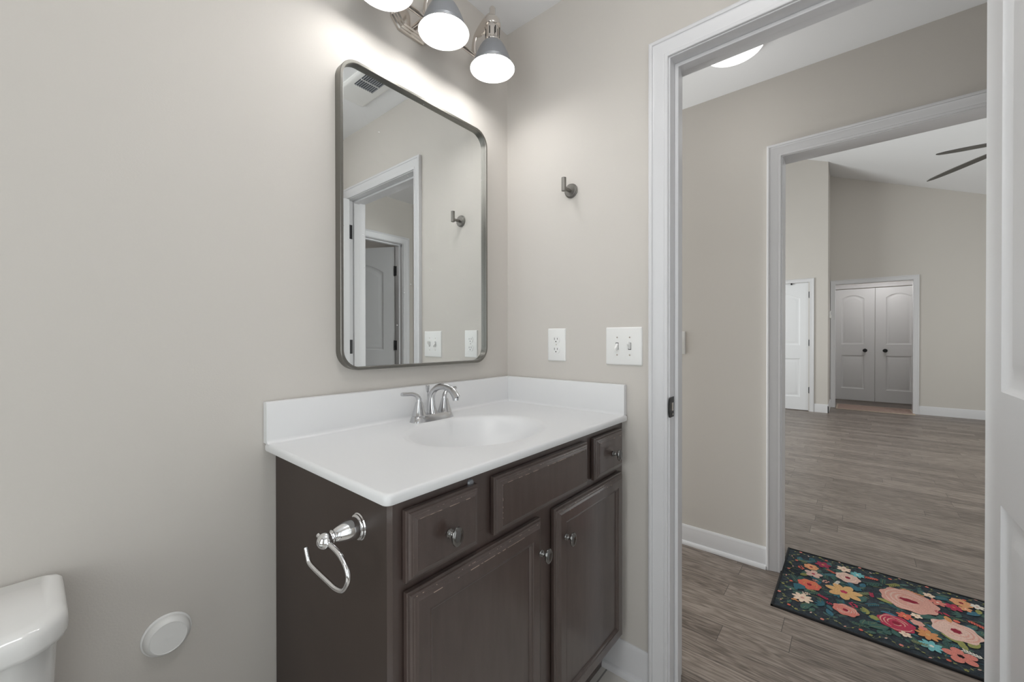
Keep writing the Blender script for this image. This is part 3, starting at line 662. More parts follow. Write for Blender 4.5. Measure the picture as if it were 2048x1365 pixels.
# ------------------------------------------------------------------ vanity light
LX, LY, LZ = (-.692, -.485, -.265), -.160, 2.100
bar = thing('vanity_light', (-.485, 0, 2.20), 'polished nickel three-lamp vanity light with grey bell shades above the mirror', 'wall lamp')
def octa(a, b, c, y, z0=2.200): return [((LX[1] - .010) - a + c, y, z0 - b), ((LX[1] - .010) + a - c, y, z0 - b), ((LX[1] - .010) + a, y, z0 - b + c), ((LX[1] - .010) + a, y, z0 + b - c), ((LX[1] - .010) + a - c, y, z0 + b), ((LX[1] - .010) - a + c, y, z0 + b), ((LX[1] - .010) - a, y, z0 + b - c), ((LX[1] - .010) - a, y, z0 - b + c)]
mb = MB(); mb.loops([octa(.076, .053, .028, -.001), octa(.076, .053, .028, -.009), octa(.073, .050, .027, -.013), octa(.069, .046, .026, -.013), octa(.066, .043, .025, -.018), octa(.062, .039, .024, -.018), octa(.059, .036, .023, -.023)])
obj('backplate', mb, M['nickel'], bar, smooth=20)
mb = MB(); mb.tube([(LX[1], -.02, 2.183), (LX[1], -.068, 2.183)], .009, 16); obj('bar_post', mb, M['nickel'], bar, smooth=40)
mb = MB(); mb.tube([(LX[0] - .012, -.069, 2.183), (LX[2] + .012, -.069, 2.183)], .0065, 16); mb.sphere((LX[0] - .014, -.069, 2.183), .009, 16, 8); mb.sphere((LX[2] + .014, -.069, 2.183), .009, 16, 8); obj('crossbar', mb, M['nickel'], bar, smooth=40)
for lx in LX:
    mb = MB()
    pts = spline([(lx, -.069, 2.183), (lx, -.067, 2.215), (lx, -.076, 2.248), (lx, -.102, 2.272), (lx, -.132, 2.287), (lx, LY, 2.287)], 6)
    mb.tube(pts, [(.0095, .0040)] * len(pts), 14)
    obj('arm', mb, M['nickel'], bar, smooth=40)
    g = [(p.y, p.z) for p in pts if p.z > 2.242] + [(LY, 2.262), (-.142, 2.250), (-.120, 2.238), (-.098, 2.236)]
    mb = MB(); mb.prism(g, 'x', lx - .0045, lx + .0045); obj('arm_web', mb, M['nickel'], bar, bevel=.001)
    mb = MB()   # dome cap, slotted collar and finial
    mb.lathe([(.0, 2.308), (.0085, 2.3075), (.0105, 2.304), (.0105, 2.276), (.0115, 2.273), (.019, 2.270), (.0255, 2.262), (.0285, 2.250), (.0290, 2.242), (.0285, 2.240), (.0265, 2.238), (.0235, 2.236), (.0235, 2.197), (.0265, 2.193), (.0275, 2.188), (.024, 2.183), (0, 2.183)], (lx, LY, 0), 'z', 36)
    so = obj('socket_cup', mb, M['nickel'], bar, smooth=35)
    for i in range(8):
        a = 2 * PI * (i + .35) / 8; ca, sa = math.cos(a), math.sin(a)
        b_ = MB(); b_.box(-.0017, .0017, -.0006, .0006, 2.203, 2.228); b_.v = [(lx + ca * (.0236 + y) - sa * x, LY + sa * (.0281 + y) + ca * x, z) for x, y, z in b_.v]
        obj('slot', b_, M['slot'], so)
    # shade: double skinned bell
    out = [(.026, 2.184), (.0325, 2.181), (.0395, 2.173), (.0475, 2.159), (.0555, 2.142), (.0625, 2.124), (.0665, 2.1105), (.0682, 2.1095), (.0676, 2.1065), (.0700, 2.1040), (.0696, 2.1010), (.0750, 2.0950), (.0782, 2.0925)]
    inn = [(.0772, 2.0920), (.0735, 2.0960), (.0680, 2.1035), (.0650, 2.1105), (.0610, 2.124), (.0540, 2.142), (.0460, 2.158), (.038, 2.171), (.030, 2.179), (.020, 2.181)]
    seg = 48
    mb = MB(); mb.lathe(out, (lx, LY, 0), 'z', seg); mb.f = [f for f in mb.f if len(f) == 4]; mb.m = [0] * len(mb.f)
    n0 = len(mb.f)
    m2 = MB(); m2.lathe(inn, (lx, LY, 0), 'z', seg); m2.f = [f for f in m2.f if len(f) == 4]
    mb.mi = 1; mb.add(m2.v, m2.f)
    # lip
    o0 = (len(out) - 1) * seg; i0 = len(out) * seg
    mb.mi = 0
    mb.f += [(o0 + j, o0 + (j + 1) % seg, i0 + (j + 1) % seg, i0 + j) for j in range(seg)]; mb.m += [1] * seg
    obj('lamp_shade', mb, [M['pewter'], M['shade_in']], bar, smooth=35, fixn=False)
    mb = MB()
    mb.lathe([(0, 2.0935), (.012, 2.0945), (.0225, 2.099), (.030, 2.107), (.0335, 2.118), (.0325, 2.131), (.027, 2.145), (.020, 2.158), (.0145, 2.168), (.0135, 2.180)], (lx, LY, 0), 'z', 28)
    obj('bulb', mb, M['bulb'], bar, smooth=60)

# ------------------------------------------------------------------ towel hook, outlet, switches
hk = thing('towel_hook', (0, -.318, 1.703), 'dark brushed metal towel hook with round base high on the wall', 'hook')
mb = MB(); mb.lathe([(.0265, 0), (.0265, -.004), (.0245, -.0055), (.0245, -.010), (.022, -.012), (0, -.012)], (-.0005, -.318, 1.703), 'x', 40); obj('base', mb, M['hookm'], hk, smooth=35)
mb = MB(); mb.tube([(-.010, -.318, 1.701), (-.050, -.318, 1.701)], .0065, 18); obj('stem', mb, M['hookm'], hk, smooth=40)
mb = MB(); mb.lathe([(.0, -.014), (.0078, -.014), (.0086, -.0132), (.0086, .0345), (.0078, .0352), (0, .0352)], (-.0535, -.318, 1.703), 'z', 24); obj('peg', mb, M['hookm'], hk, smooth=35)

def plate(mb, fn, a0, a1, z0, z1):
    L = []
    for ins, t in ((0, 0), (0, .0025), (.0015, .0045), (.004, .006)):
        L.append([fn(a, z, t) for a, z in rrect(a0 + ins, a1 - ins, z0 + ins, z1 - ins, .003, 3)])
    mb.loops(L)
fnR = lambda a, z, t: (-t, a, z)
ot = thing('wall_outlet', (0, -.2525, 1.1265), 'white duplex outlet nearest the corner above the side splash', 'outlet')
mb = MB(); plate(mb, fnR, -.293, -.212, 1.064, 1.189); obj('cover_plate', mb, M['plastic'], ot, smooth=40)
for zc_ in (1.146, 1.107):
    mb = MB(); pr = []
    for i in range(24):
        t = 2 * PI * i / 24; pr.append((-.2525 + .0175 * math.cos(t), zc_ + max(-.0135, min(.0135, .0175 * math.sin(t)))))
    mb.loops([[(-.0055, a, b) for a, b in pr], [(-.0078, a, b) for a, b in pr], [(-.0083, -.2525 + (a + .2525) * .97, zc_ + (b - zc_) * .97) for a, b in pr]])
    rc = obj('receptacle', mb, M['plastic'], ot, smooth=40)
    for dy, hh in ((.0064, .0044), (-.0064, .0036)):
        q = MB(); q.box(-.0086, -.0081, -.2525 + dy - .001, -.2525 + dy + .001, zc_ + .003 - hh, zc_ + .003 + hh); obj('slot', q, M['slot'], rc)
    q = MB(); q.lathe([(.0024, -.0006), (.0024, 0.0)], (-.0080, -.2525, zc_ - .0075), 'x', 12); obj('ground_hole', q, M['slot'], rc)
mb = MB(); mb.lathe([(0, -.0012), (.0022, -.0008), (.0028, 0)], (-.006, -.2525, 1.1265), 'x', 12); obj('screw', mb, M['nickel'], ot, smooth=40)

sw = thing('light_switch', (0, -.527, 1.1235), 'white double toggle light switch plate beside the doorway casing', 'light switch')
mb = MB(); plate(mb, fnR, -.592, -.461, 1.059, 1.1885); obj('cover_plate', mb, M['plastic'], sw, smooth=40)
for yy, up in ((-.504, -1), (-.5495, 1)):
    q = MB(); q.box(-.0064, -.0058, yy - .0052, yy + .0052, 1.1115, 1.1355); obj('toggle_slot', q, M['slot'], sw)
    q = MB(); q.loops([[(-.006, yy - .0042, 1.1235 - .0105), (-.006, yy + .0042, 1.1235 - .0105), (-.006, yy + .0042, 1.1235 + .0105), (-.006, yy - .0042, 1.1235 + .0105)],
                       [(-.013, yy - .004, 1.1235 + up * .006 - .008), (-.013, yy + .004, 1.1235 + up * .006 - .008), (-.013, yy + .004, 1.1235 + up * .006 + .007), (-.013, yy - .004, 1.1235 + up * .006 + .007)],
                       [(-.022, yy - .0033, 1.1235 + up * .011 - .0045), (-.022, yy + .0033, 1.1235 + up * .011 - .0045), (-.022, yy + .0033, 1.1235 + up * .011 + .0045), (-.022, yy - .0033, 1.1235 + up * .011 + .0045)]])
    obj('toggle', q, M['plastic'], sw, bevel=.001)
    for dz in (.030, -.030):
        q = MB(); q.lathe([(0, -.0010), (.0022, -.0008), (.0030, 0)], (-.006, yy, 1.1235 + dz), 'x', 12); obj('screw', q, M['nickel'], sw, smooth=40)
hs = thing('hall_light_switch', (WC, -.349, 1.126), 'white wall plate in the hall half hidden behind the door jamb', 'light switch')
mb = MB(); plate(mb, lambda a, z, t: (WC - t, a, z), -.407, -.290, 1.062, 1.191); obj('cover_plate', mb, M['plastic'], hs, smooth=40)
for yy in (-.372, -.326):
    q = MB(); q.box(WC - .018, WC - .005, yy - .004, yy + .004, 1.120, 1.136); obj('toggle', q, M['plastic'], hs, bevel=.001)
tm = thing('thermostat', (7.09, -.83, 1.54), 'small white thermostat by the corner left of the double doors', 'thermostat')
mb = MB(); mb.box(7.03, 7.15, -.855, -.8305, 1.485, 1.60); obj('body', mb, M['plastic'], tm, bevel=.004)
mb = MB(); mb.box(7.06, 7.12, -.8565, -.8545, 1.54, 1.585); obj('display', mb, M['pewter'], tm)

# ------------------------------------------------------------------ paper holder
tp = thing('toilet_paper_holder', (VX0, -.411, .793), 'empty chrome toilet paper holder on the vanity side', 'paper holder')
o3 = (VX0 + .0012, -.411, .793)
mb = MB(); mb.lathe([(.0255, 0), (.0255, -.003), (.0235, -.0045), (.0235, -.007), (.0205, -.009)], o3, 'x', 36); obj('base', mb, M['chrome'], tp, smooth=35)
mb = MB(); mb.lathe([(.0195, -.007), (.0205, -.012), (.0200, -.020), (.0175, -.032), (.0135, -.044), (.0105, -.050), (.0095, -.051), (.0115, -.0525), (.0115, -.0545), (.0095, -.056), (.0085, -.058)], o3, 'x', 36); obj('post', mb, M['chrome'], tp, smooth=45)
mb = MB(); mb.sphere((-.974, -.411, .790), .0145, 28, 16); obj('ball', mb, M['chrome'], tp, smooth=60)
W = [(-0.384, 0.7915), (-0.4055, 0.7885), (-0.4285, 0.7885), (-0.46, 0.7835), (-0.4805, 0.7725), (-0.4905, 0.7595), (-0.4885, 0.744), (-0.4735, 0.7265), (-0.449, 0.72), (-0.4185, 0.721), (-0.353, 0.7265), (-0.3405, 0.7365), (-0.332, 0.752)]
mb = MB(); mb.tube(spline([(-.974, a, b) for a, b in W], 6), .0042, 14); obj('roll_arm', mb, M['chrome'], tp, smooth=45)

# ------------------------------------------------------------------ white wall cap
cp = thing('round_wall_plug', (-1.124, 0, .516), 'round white plastic cap on the wall between toilet and vanity', 'wall plug')
mb = MB(); mb.lathe([(.0425, 0), (.0430, -.002), (.0415, -.0035), (.0400, -.004)], (-1.124, -.0005, .516), 'y', 48); obj('flange', mb, M['plastic'], cp, smooth=35)
mb = MB(); mb.lathe([(.0395, -.003), (.0400, -.006), (.0380, -.012), (.0325, -.019), (.0310, -.0198), (.0300, -.0190), (.012, -.0190), (.004, -.0192), (0, -.0198)], (-1.124, -.0005, .516), 'y', 48); obj('cap', mb, M['plastic'], cp, smooth=35)

# ------------------------------------------------------------------ toilet
tl = thing('toilet', (-1.53, -.35, 0), 'white porcelain toilet whose tank lid corner shows at lower left', 'toilet')
def bow(x0, x1, y0, y1, z, r=.035, bowf=.03, N=10):
    """tank outline: straight back, bowed front with generous front corners"""
    pts = []
    for i in range(N + 1):   # back right corner
        t = R(90 * i / N); pts.append((x1 - .016 + .016 * math.cos(t), y1 - .016 + .016 * math.sin(t)))
    for i in range(N + 1):
        t = R(90 + 90 * i / N); pts.append((x0 + .016 + .016 * math.cos(t), y1 - .016 + .016 * math.sin(t)))
    for i in range(N + 1):
        t = R(180 + 90 * i / N); pts.append((x0 + r * 1.6 + r * 1.6 * math.cos(t), y0 + bowf + r * 1.9 + r * 1.9 * math.sin(t)))
    cxm = (x0 + x1) / 2; hw = (x1 - x0) / 2 - r * 1.6
    for i in range(1, N):
        u = -1 + 2 * i / N; pts.append((cxm + hw * u, y0 + bowf * u * u))
    for i in range(N + 1):
        t = R(270 + 90 * i / N); pts.append((x1 - r * 1.6 + r * 1.6 * math.cos(t), y0 + bowf + r * 1.9 + r * 1.9 * math.sin(t)))
    return [(x, y, z) for x, y in pts]
mb = MB(); mb.loops([bow(-1.765, -1.293, -.222, -.026, .405), bow(-1.777, -1.283, -.232, -.018, .69)]); obj('tank', mb, M['porcelain'], tl, smooth=40)
mb = MB(); mb.loops([bow(-1.785, -1.279, -.240, -.012, .681), bow(-1.790, -1.2725, -.246, -.008, .684), bow(-1.791, -1.2715, -.247, -.007, .690), bow(-1.7905, -1.2722, -.2465, -.007, .709),
                     bow(-1.788, -1.2745, -.2435, -.008, .7165), bow(-1.784, -1.2795, -.238, -.0095, .7210), bow(-1.774, -1.289, -.228, -.013, .7232)]); obj('tank_lid', mb, M['porcelain'], tl, smooth=60)
def egg(cx, cy, a, b1, b2, z, N=40): return [(cx + a * math.cos(2 * PI * i / N), cy + (b2 if math.sin(2 * PI * i / N) > 0 else b1) * math.sin(2 * PI * i / N), z) for i in range(N)]
mb = MB(); mb.loops([egg(-1.53, -.36, .115, .20, .16, 0), egg(-1.53, -.36, .11, .19, .15, .08), egg(-1.53, -.37, .13, .21, .17, .2), egg(-1.53, -.42, .175, .27, .24, .35), egg(-1.53, -.43, .183, .285, .25, .392), egg(-1.53, -.43, .178, .28, .245, .398)]); obj('bowl', mb, M['porcelain'], tl, smooth=60)
mb = MB(); mb.box(-1.70, -1.36, -.235, -.03, .30, .405); obj('tank_shelf', mb, M['porcelain'], tl, bevel=.02, bseg=4)
mb = MB(); mb.loops([egg(-1.53, -.43, .186, .29, .21, .399), egg(-1.53, -.43, .188, .292, .212, .408), egg(-1.53, -.43, .184, .288, .208, .424), egg(-1.53, -.43, .16, .26, .19, .43)]); obj('seat_lid', mb, M['plastic'], tl, smooth=60)
mb = MB(); mb.lathe([(.012, 0), (.012, -.01), (.006, -.012), (.006, -.02)], (-1.735, -.222, .64), 'y', 20); mb.tube([(-1.735, -.240, .64), (-1.66, -.243, .632)], .006, 12); obj('flush_lever', mb, M['chrome'], tl, smooth=40)

# ------------------------------------------------------------------ ceiling exhaust grille
vg = thing('exhaust_vent', (-.215, -.80, H), 'slatted grey exhaust vent on the ceiling, seen in the mirror', 'vent')
mb = MB(); mb.loops([[(x, y, z) for x, y in rrect(-.292 + i, -.118 - i, -.985 + i, -.665 - i, .012, 4)] for i, z in ((0, H - .0005), (0, H - .006), (.006, H - .012), (.014, H - .014))]); obj('cover', mb, M['plastic'], vg, smooth=40)
mb = MB(); mb.box(-.262, -.165, -.815, -.685, H - .0155, H - .0135); gp = obj('grille_opening', mb, M['vent_dark'], vg)
for i in range(9):
    mb = MB(); x = -.258 + i * .0112; mb.box(x, x + .0040, -.815, -.685, H - .019, H - .0145); obj('slat', mb, M['vent_slat'], gp)
mb = MB(); mb.box(-.262, -.165, -.752, -.748, H - .0195, H - .0145); obj('slat_bar', mb, M['plastic'], gp)

# ------------------------------------------------------------------ ceiling lights
def dome(name, x, y, z, r, dr, material, label, body=True):
    t = thing(name, (x, y, z), label, 'ceiling light')
    mb = MB(); mb.lathe([(r * 1.0, 0), (r * 1.02, -.012), (r * .97, -.022), (r * .9, -.024)], (x, y, z - .0005), 'z', 48); obj('rim', mb, M['trim'], t, smooth=40)
    mb = MB(); mb.lathe([(r * .95, -.02)] + [(r * .95 * math.cos(a), -.02 - dr * math.sin(a)) for a in [R(q) for q in range(8, 90, 8)]] + [(0, -.02 - dr)], (x, y, z), 'z', 48)
    obj('glass_dome', mb, material, t, smooth=60); return t
dome('added_alcove_light', 7.66, -1.55, H, .150, .055, M['dome'], 'added unseen dome light on the ceiling of the far alcove')
dome('added_bedroom_light', .2, -3.3, H, .150, .055, M['dome'], 'added unseen dome light in the room beyond the hall end door')
dome('hall_ceiling_light', .678, -.725, H, .122, .030, M['dome'], 'lit flush dome light on the hall ceiling, just below the door head')
dome('added_bath_light', -.90, -.92, H, .165, .075, M['dome_fill'], 'added unseen dome light on the bathroom ceiling in front of the vanity')

# ------------------------------------------------------------------ fan in the living room
FH = 2.54
fx_, fy_ = 3.20, -2.03
fan = thing('ceiling_fan', (fx_, fy_, FH), 'dark-bladed ceiling fan under the sloping living room ceiling', 'ceiling fan')
zt = 4.215 + .405 * fy_
mb = MB(); mb.lathe([(0, .02), (.05, .02), (.09, .0), (.10, -.04), (.08, -.09), (.04, -.11), (0, -.11)], (fx_, fy_, FH + .05), 'z', 32); obj('motor_housing', mb, M['fan'], fan, smooth=40)
mb = MB(); mb.tube([(fx_, fy_, FH + .06), (fx_, fy_, zt - .02)], .013, 14); obj('down_rod', mb, M['fan'], fan, smooth=40)
mb = MB(); mb.lathe([(.07, zt - .0), (.06, zt - .05), (.02, zt - .07)], (fx_, fy_, 0), 'z', 24); obj('canopy', mb, M['fan'], fan, smooth=40)
def blade(ang, tipz=0.0, Rr=.70):
    mb = MB(); N = 14; up_, dn = [], []
    ca, sa = math.cos(ang), math.sin(ang)
    L = []
    for i in range(N + 1):
        t = i / N; r = .09 + (Rr - .09) * t
        wdt = .012 + .015 * min(1, t * 4) if t < .55 else .002 + .025 * math.sqrt(max(0, 1 - ((t - .55) / .45) ** 1.7))
        tilt = R(9)
        row = []
        for s_, q in ((-1, -.003), (1, -.003), (1, .003), (-1, .003)):
            yv = s_ * wdt * math.cos(tilt); zv = s_ * wdt * math.sin(tilt) + q
            row.append((fx_ + ca * r - sa * yv, fy_ + sa * r + ca * yv, FH + tipz * t + zv))
        L.append(row)
    mb.loops(L); return mb
for a_, tz_ in ((R(34.2), 0), (R(139), -.14), (R(266), 0)):
    obj('blade', blade(a_, tz_, .722), M['fan'], fan, smooth=30)

# ------------------------------------------------------------------ far mat
mt_ = thing('door_mat', (7.52, -1.38, 0), 'faded pink woven mat in the far alcove opening', 'rug')
mb = MB(); mb.box(7.22, 7.83, -1.842, -.918, .0005, .007)
m = mat('faded_pink_woven_mat', (0.40, 0.29, 0.25), .95, noise=.35, nscale=28, bump=.4, bscale=300); obj('mat_field', mb, m, mt_)
mb = MB()
for a in ((7.215, 7.235), (7.815, 7.835)): mb.box(a[0], a[1], -1.846, -.914, .0007, .0078)
for a in ((-1.846, -1.826), (-.934, -.914)): mb.box(7.235, 7.815, a[0], a[1], .0007, .0078)
obj('mat_border', mb, mat('cream_mat_border', (0.55, 0.45, 0.36), .95, bump=.4, bscale=300), mt_)

# ------------------------------------------------------------------ floral rug
RC = {'coral': (.62, .14, .10), 'salmon': (.64, .22, .18), 'blush': (.66, .45, .38), 'pink': (.62, .33, .27), 'cream': (.78, .60, .47), 'yellow': (.60, .36, .16), 'orange': (.58, .26, .11),
      'crimson': (.42, .05, .09), 'maroon': (.25, .025, .045), 'magenta': (.32, .05, .09), 'aqua': (.18, .45, .47), 'teal': (.050, .135, .170), 'blue': (.06, .155, .21), 'green': (.065, .125, .108),
      'olive': (.28, .28, .10), 'dgreen': (.075, .135, .125), 'white': (.72, .68, .60), 'vine': (.20, .22, .12), 'dark': (.02, .012, .015), 'peach': (.72, .34, .18)}
rx0, rx1, ry0, ry1, RH = .735, 1.352, -1.83, -.858, .0062
rug_root = thing('floral_rug', ((rx0 + rx1) / 2, (ry0 + ry1) / 2, 0), 'dark rug printed with bright flowers in the living room doorway', 'rug')
def rugbase():
    m = bpy.data.materials.new('charcoal_rug_pile'); m.use_nodes = True; nt = m.node_tree; b = nt.nodes['Principled BSDF']; L = nt.links.new
    tc = nt.nodes.new('ShaderNodeTexCoord'); n = nt.nodes.new('ShaderNodeTexNoise'); n.inputs['Scale'].default_value = 60; n.inputs['Detail'].default_value = 8; n.inputs['Roughness'].default_value = .8
    cr = nt.nodes.new('ShaderNodeValToRGB'); cr.color_ramp.elements[0].position = .35; cr.color_ramp.elements[0].color = (.020, .025, .034, 1); cr.color_ramp.elements[1].position = .72; cr.color_ramp.elements[1].color = (.064, .080, .090, 1)
    L(tc.outputs['Object'], n.inputs[0]); L(n.outputs[0], cr.inputs[0]); L(cr.outputs[0], b.inputs['Base Color']); b.inputs['Roughness'].default_value = .95; b.inputs['Specular IOR Level'].default_value = .15
    n2 = nt.nodes.new('ShaderNodeTexNoise'); n2.inputs['Scale'].default_value = 700; bp = nt.nodes.new('ShaderNodeBump'); bp.inputs['Strength'].default_value = .4; bp.inputs['Distance'].default_value = .002
    L(tc.outputs['Object'], n2.inputs[0]); L(n2.outputs[0], bp.inputs[0]); L(bp.outputs[0], b.inputs['Normal']); return m
rmats = [rugbase()]; ridx = {}
for k_, c_ in RC.items():
    ridx[k_] = len(rmats); rmats.append(mat('rug_print_' + k_, c_, .95, spec=.1, noise=.42, nscale=300, bump=.3, bscale=700))
rug = MB()
rug.box(rx0 + .004, rx1 - .004, ry0 + .004, ry1 - .004, .0006, RH)
zl = [RH + .00003]; lastc = ['']; ZINC = [1.0]
def lift(col):
    zl[0] += (.0000022 if col != lastc[0] else .0000011) * ZINC[0]
    lastc[0] = col
f_ = 810.7
def px2rug(px, py, z=RH):
    d = fw + rv * ((px - 1024) / f_) - uv * ((py - 682.5) / f_)
    t = (z - 1.148) / d.z; return (-1.31 + d.x * t, -1.127 + d.y * t)
def inside(x, y, m_=.006): return rx0 + m_ < x < rx1 - m_ and ry0 + m_ < y < ry1 - m_
def poly(pts, col):
    lift(col)
    pts = [(min(max(x, rx0 + .006), rx1 - .006), min(max(y, ry0 + .006), ry1 - .006)) for x, y in pts]
    rug.mi = ridx[col]
    n = len(pts); cx_ = sum(p[0] for p in pts) / n; cy_ = sum(p[1] for p in pts) / n
    rug.add([(cx_, cy_, zl[0])] + [(x, y, zl[0]) for x, y in pts], [(0, i + 1, (i + 1) % n + 1) for i in range(n)])
def petal(cx_, cy_, a, l, w_, col, r_in=0.0):
    ca, sa = math.cos(a), math.sin(a); P = []
    for i in range(13):
        t = i / 12; r = r_in + l * t; h = w_ * max(0, math.sin(PI * t ** 1.25)) ** .65 * .5; P.append((r, h))
    for i in range(11, 0, -1):
        t = i / 12; r = r_in + l * t; h = -w_ * max(0, math.sin(PI * t ** 1.25)) ** .65 * .5; P.append((r, h))
    poly([(cx_ + ca * r - sa * h, cy_ + sa * r + ca * h) for r, h in P], col)
def blob(cx_, cy_, r, col, lob=5, amp=.06, ph=0.0, sx=1.0, sy=1.0):
    poly([(cx_ + sx * r * (1 + amp * math.cos(lob * t + ph)) * math.cos(t), cy_ + sy * r * (1 + amp * math.cos(lob * t + ph)) * math.sin(t)) for t in [2 * PI * i / 40 for i in range(40)]], col)
def stroke(pts, wd, col):
    P = spline([(a, b, 0) for a, b in pts], 6); n = len(P); A, B = [], []
    lift(col); rug.mi = ridx[col]
    for i, p in enumerate(P):
        t = (P[min(i + 1, n - 1)] - P[max(i - 1, 0)]); t.normalize(); q = Vector((-t.y, t.x, 0)) * wd * (.4 + .6 * math.sin(PI * (i + .5) / n))
        A.append(p + q); B.append(p - q)
    if not all(inside(v.x, v.y) for v in A + B): return
    rug.add([(v.x, v.y, zl[0]) for v in A] + [(v.x, v.y, zl[0]) for v in B], [(i, i + 1, n + i + 1, n + i) for i in range(n - 1)])
rr_ = random.Random(11)
def arcs(cx_, cy_, r, col, k, seed=0):
    q = random.Random(seed)
    for j in range(k):
        rj = r * (.28 + .62 * j / max(1, k - 1)); n = 3 if rj > r * .5 else 2
        for s_ in range(n):
            a0 = q.uniform(0, 2 * PI); ln = q.uniform(1.0, 1.9)
            stroke([(cx_ + rj * (1 + .05 * math.sin(3 * (a0 + ln * t / 5))) * math.cos(a0 + ln * t / 5), cy_ + rj * math.sin(a0 + ln * t / 5)) for t in range(6)], r * .045, col)
def flower(kind, x, y, r, c1, c2='maroon', ph=0.3, seed=0):
    lastc[0] = ''; zl[0] += .0000012 * ZINC[0]
    if kind == 'rose':
        blob(x, y, r, c1, 7, .07, ph); arcs(x, y, r * .95, c2 if c2 not in ('maroon', 'dark') else 'blush' if c1 in ('crimson', 'pink', 'salmon') else 'coral', 4, seed)
        blob(x, y, r * .22, 'maroon' if c2 != 'dark' else 'dark', 7, .09)
    elif kind == 'peony':
        blob(x, y, r, c1, 9, .055, ph); arcs(x, y, r * .9, c2, 4, seed); blob(x, y, r * .20, 'maroon', 7, .10, sx=.75, sy=1.7)
    elif kind.startswith('daisy'):
        n = int(kind[5:])
        for i in range(n): petal(x, y, ph + 2 * PI * i / n, r, r * min(.85, 3.9 / n), c1, r * .10)
        blob(x, y, r * .2, c2, 5, .12)
    elif kind == 'berries':
        for i in range(7):
            a = ph + i * .9; q = r * (.35 + .6 * ((i * 37) % 10) / 10); blob(x + q * math.cos(a), y + q * math.sin(a), r * .24, c1, 3, .05)
    elif kind == 'sprig':
        ca, sa = math.cos(ph), math.sin(ph); stroke([(x - r * ca, y - r * sa), (x, y + .05 * r), (x + r * ca, y + r * sa)], r * .045, c2)
        for i in range(6):
            t = -.8 + 1.6 * i / 5
            for s_ in (-1, 1): petal(x + r * t * ca, y + r * t * sa, ph + s_ * .8, r * .55, r * .2, c1)
    elif kind == 'leaves':
        for i, a in enumerate((-.9, -.3, .3, .9)): petal(x, y, ph + a, r, r * .34, c1, r * .08)
        stroke([(x - r * .5 * math.cos(ph), y - r * .5 * math.sin(ph)), (x - r * .2 * math.cos(ph), y), (x, y)], r * .04, c1)
    elif kind == 'leaf':
        petal(x - r * math.cos(ph), y - r * math.sin(ph), ph, 2 * r, r * .95, c1); stroke([(x - r * .8 * math.cos(ph), y - r * .8 * math.sin(ph)), (x, y), (x + r * .8 * math.cos(ph), y + r * .8 * math.sin(ph))], r * .035, c2)
    elif kind == 'blob':
        blob(x, y, r, c1, 6, .08, ph)
# background foliage first: faint dark leaves
for i in range(210):
    x, y = rr_.uniform(rx0 + .05, rx1 - .05), rr_.uniform(ry0 + .05, ry1 - .05)
    flower(rr_.choice(['leaf', 'leaves', 'leaf', 'sprig']), x, y, rr_.uniform(.014, .034), rr_.choice(['dgreen', 'green', 'green', 'teal']), 'vine', rr_.uniform(0, 6.3))
for i in range(130):
    x, y = rr_.uniform(rx0 + .04, rx1 - .04), rr_.uniform(ry0 + .04, ry1 - .04); a = rr_.uniform(-.6, .9) + PI / 2; l_ = rr_.uniform(.02, .05)
    stroke([(x, y), (x + l_ * .5 * math.cos(a) + .004, y + l_ * .5 * math.sin(a)), (x + l_ * math.cos(a), y + l_ * math.sin(a))], .0011, rr_.choice(['dgreen', 'vine', 'green', 'olive', 'teal']))
A_, B_ = (1540, 1090, 9.1), (1740, 1130, 6.204)
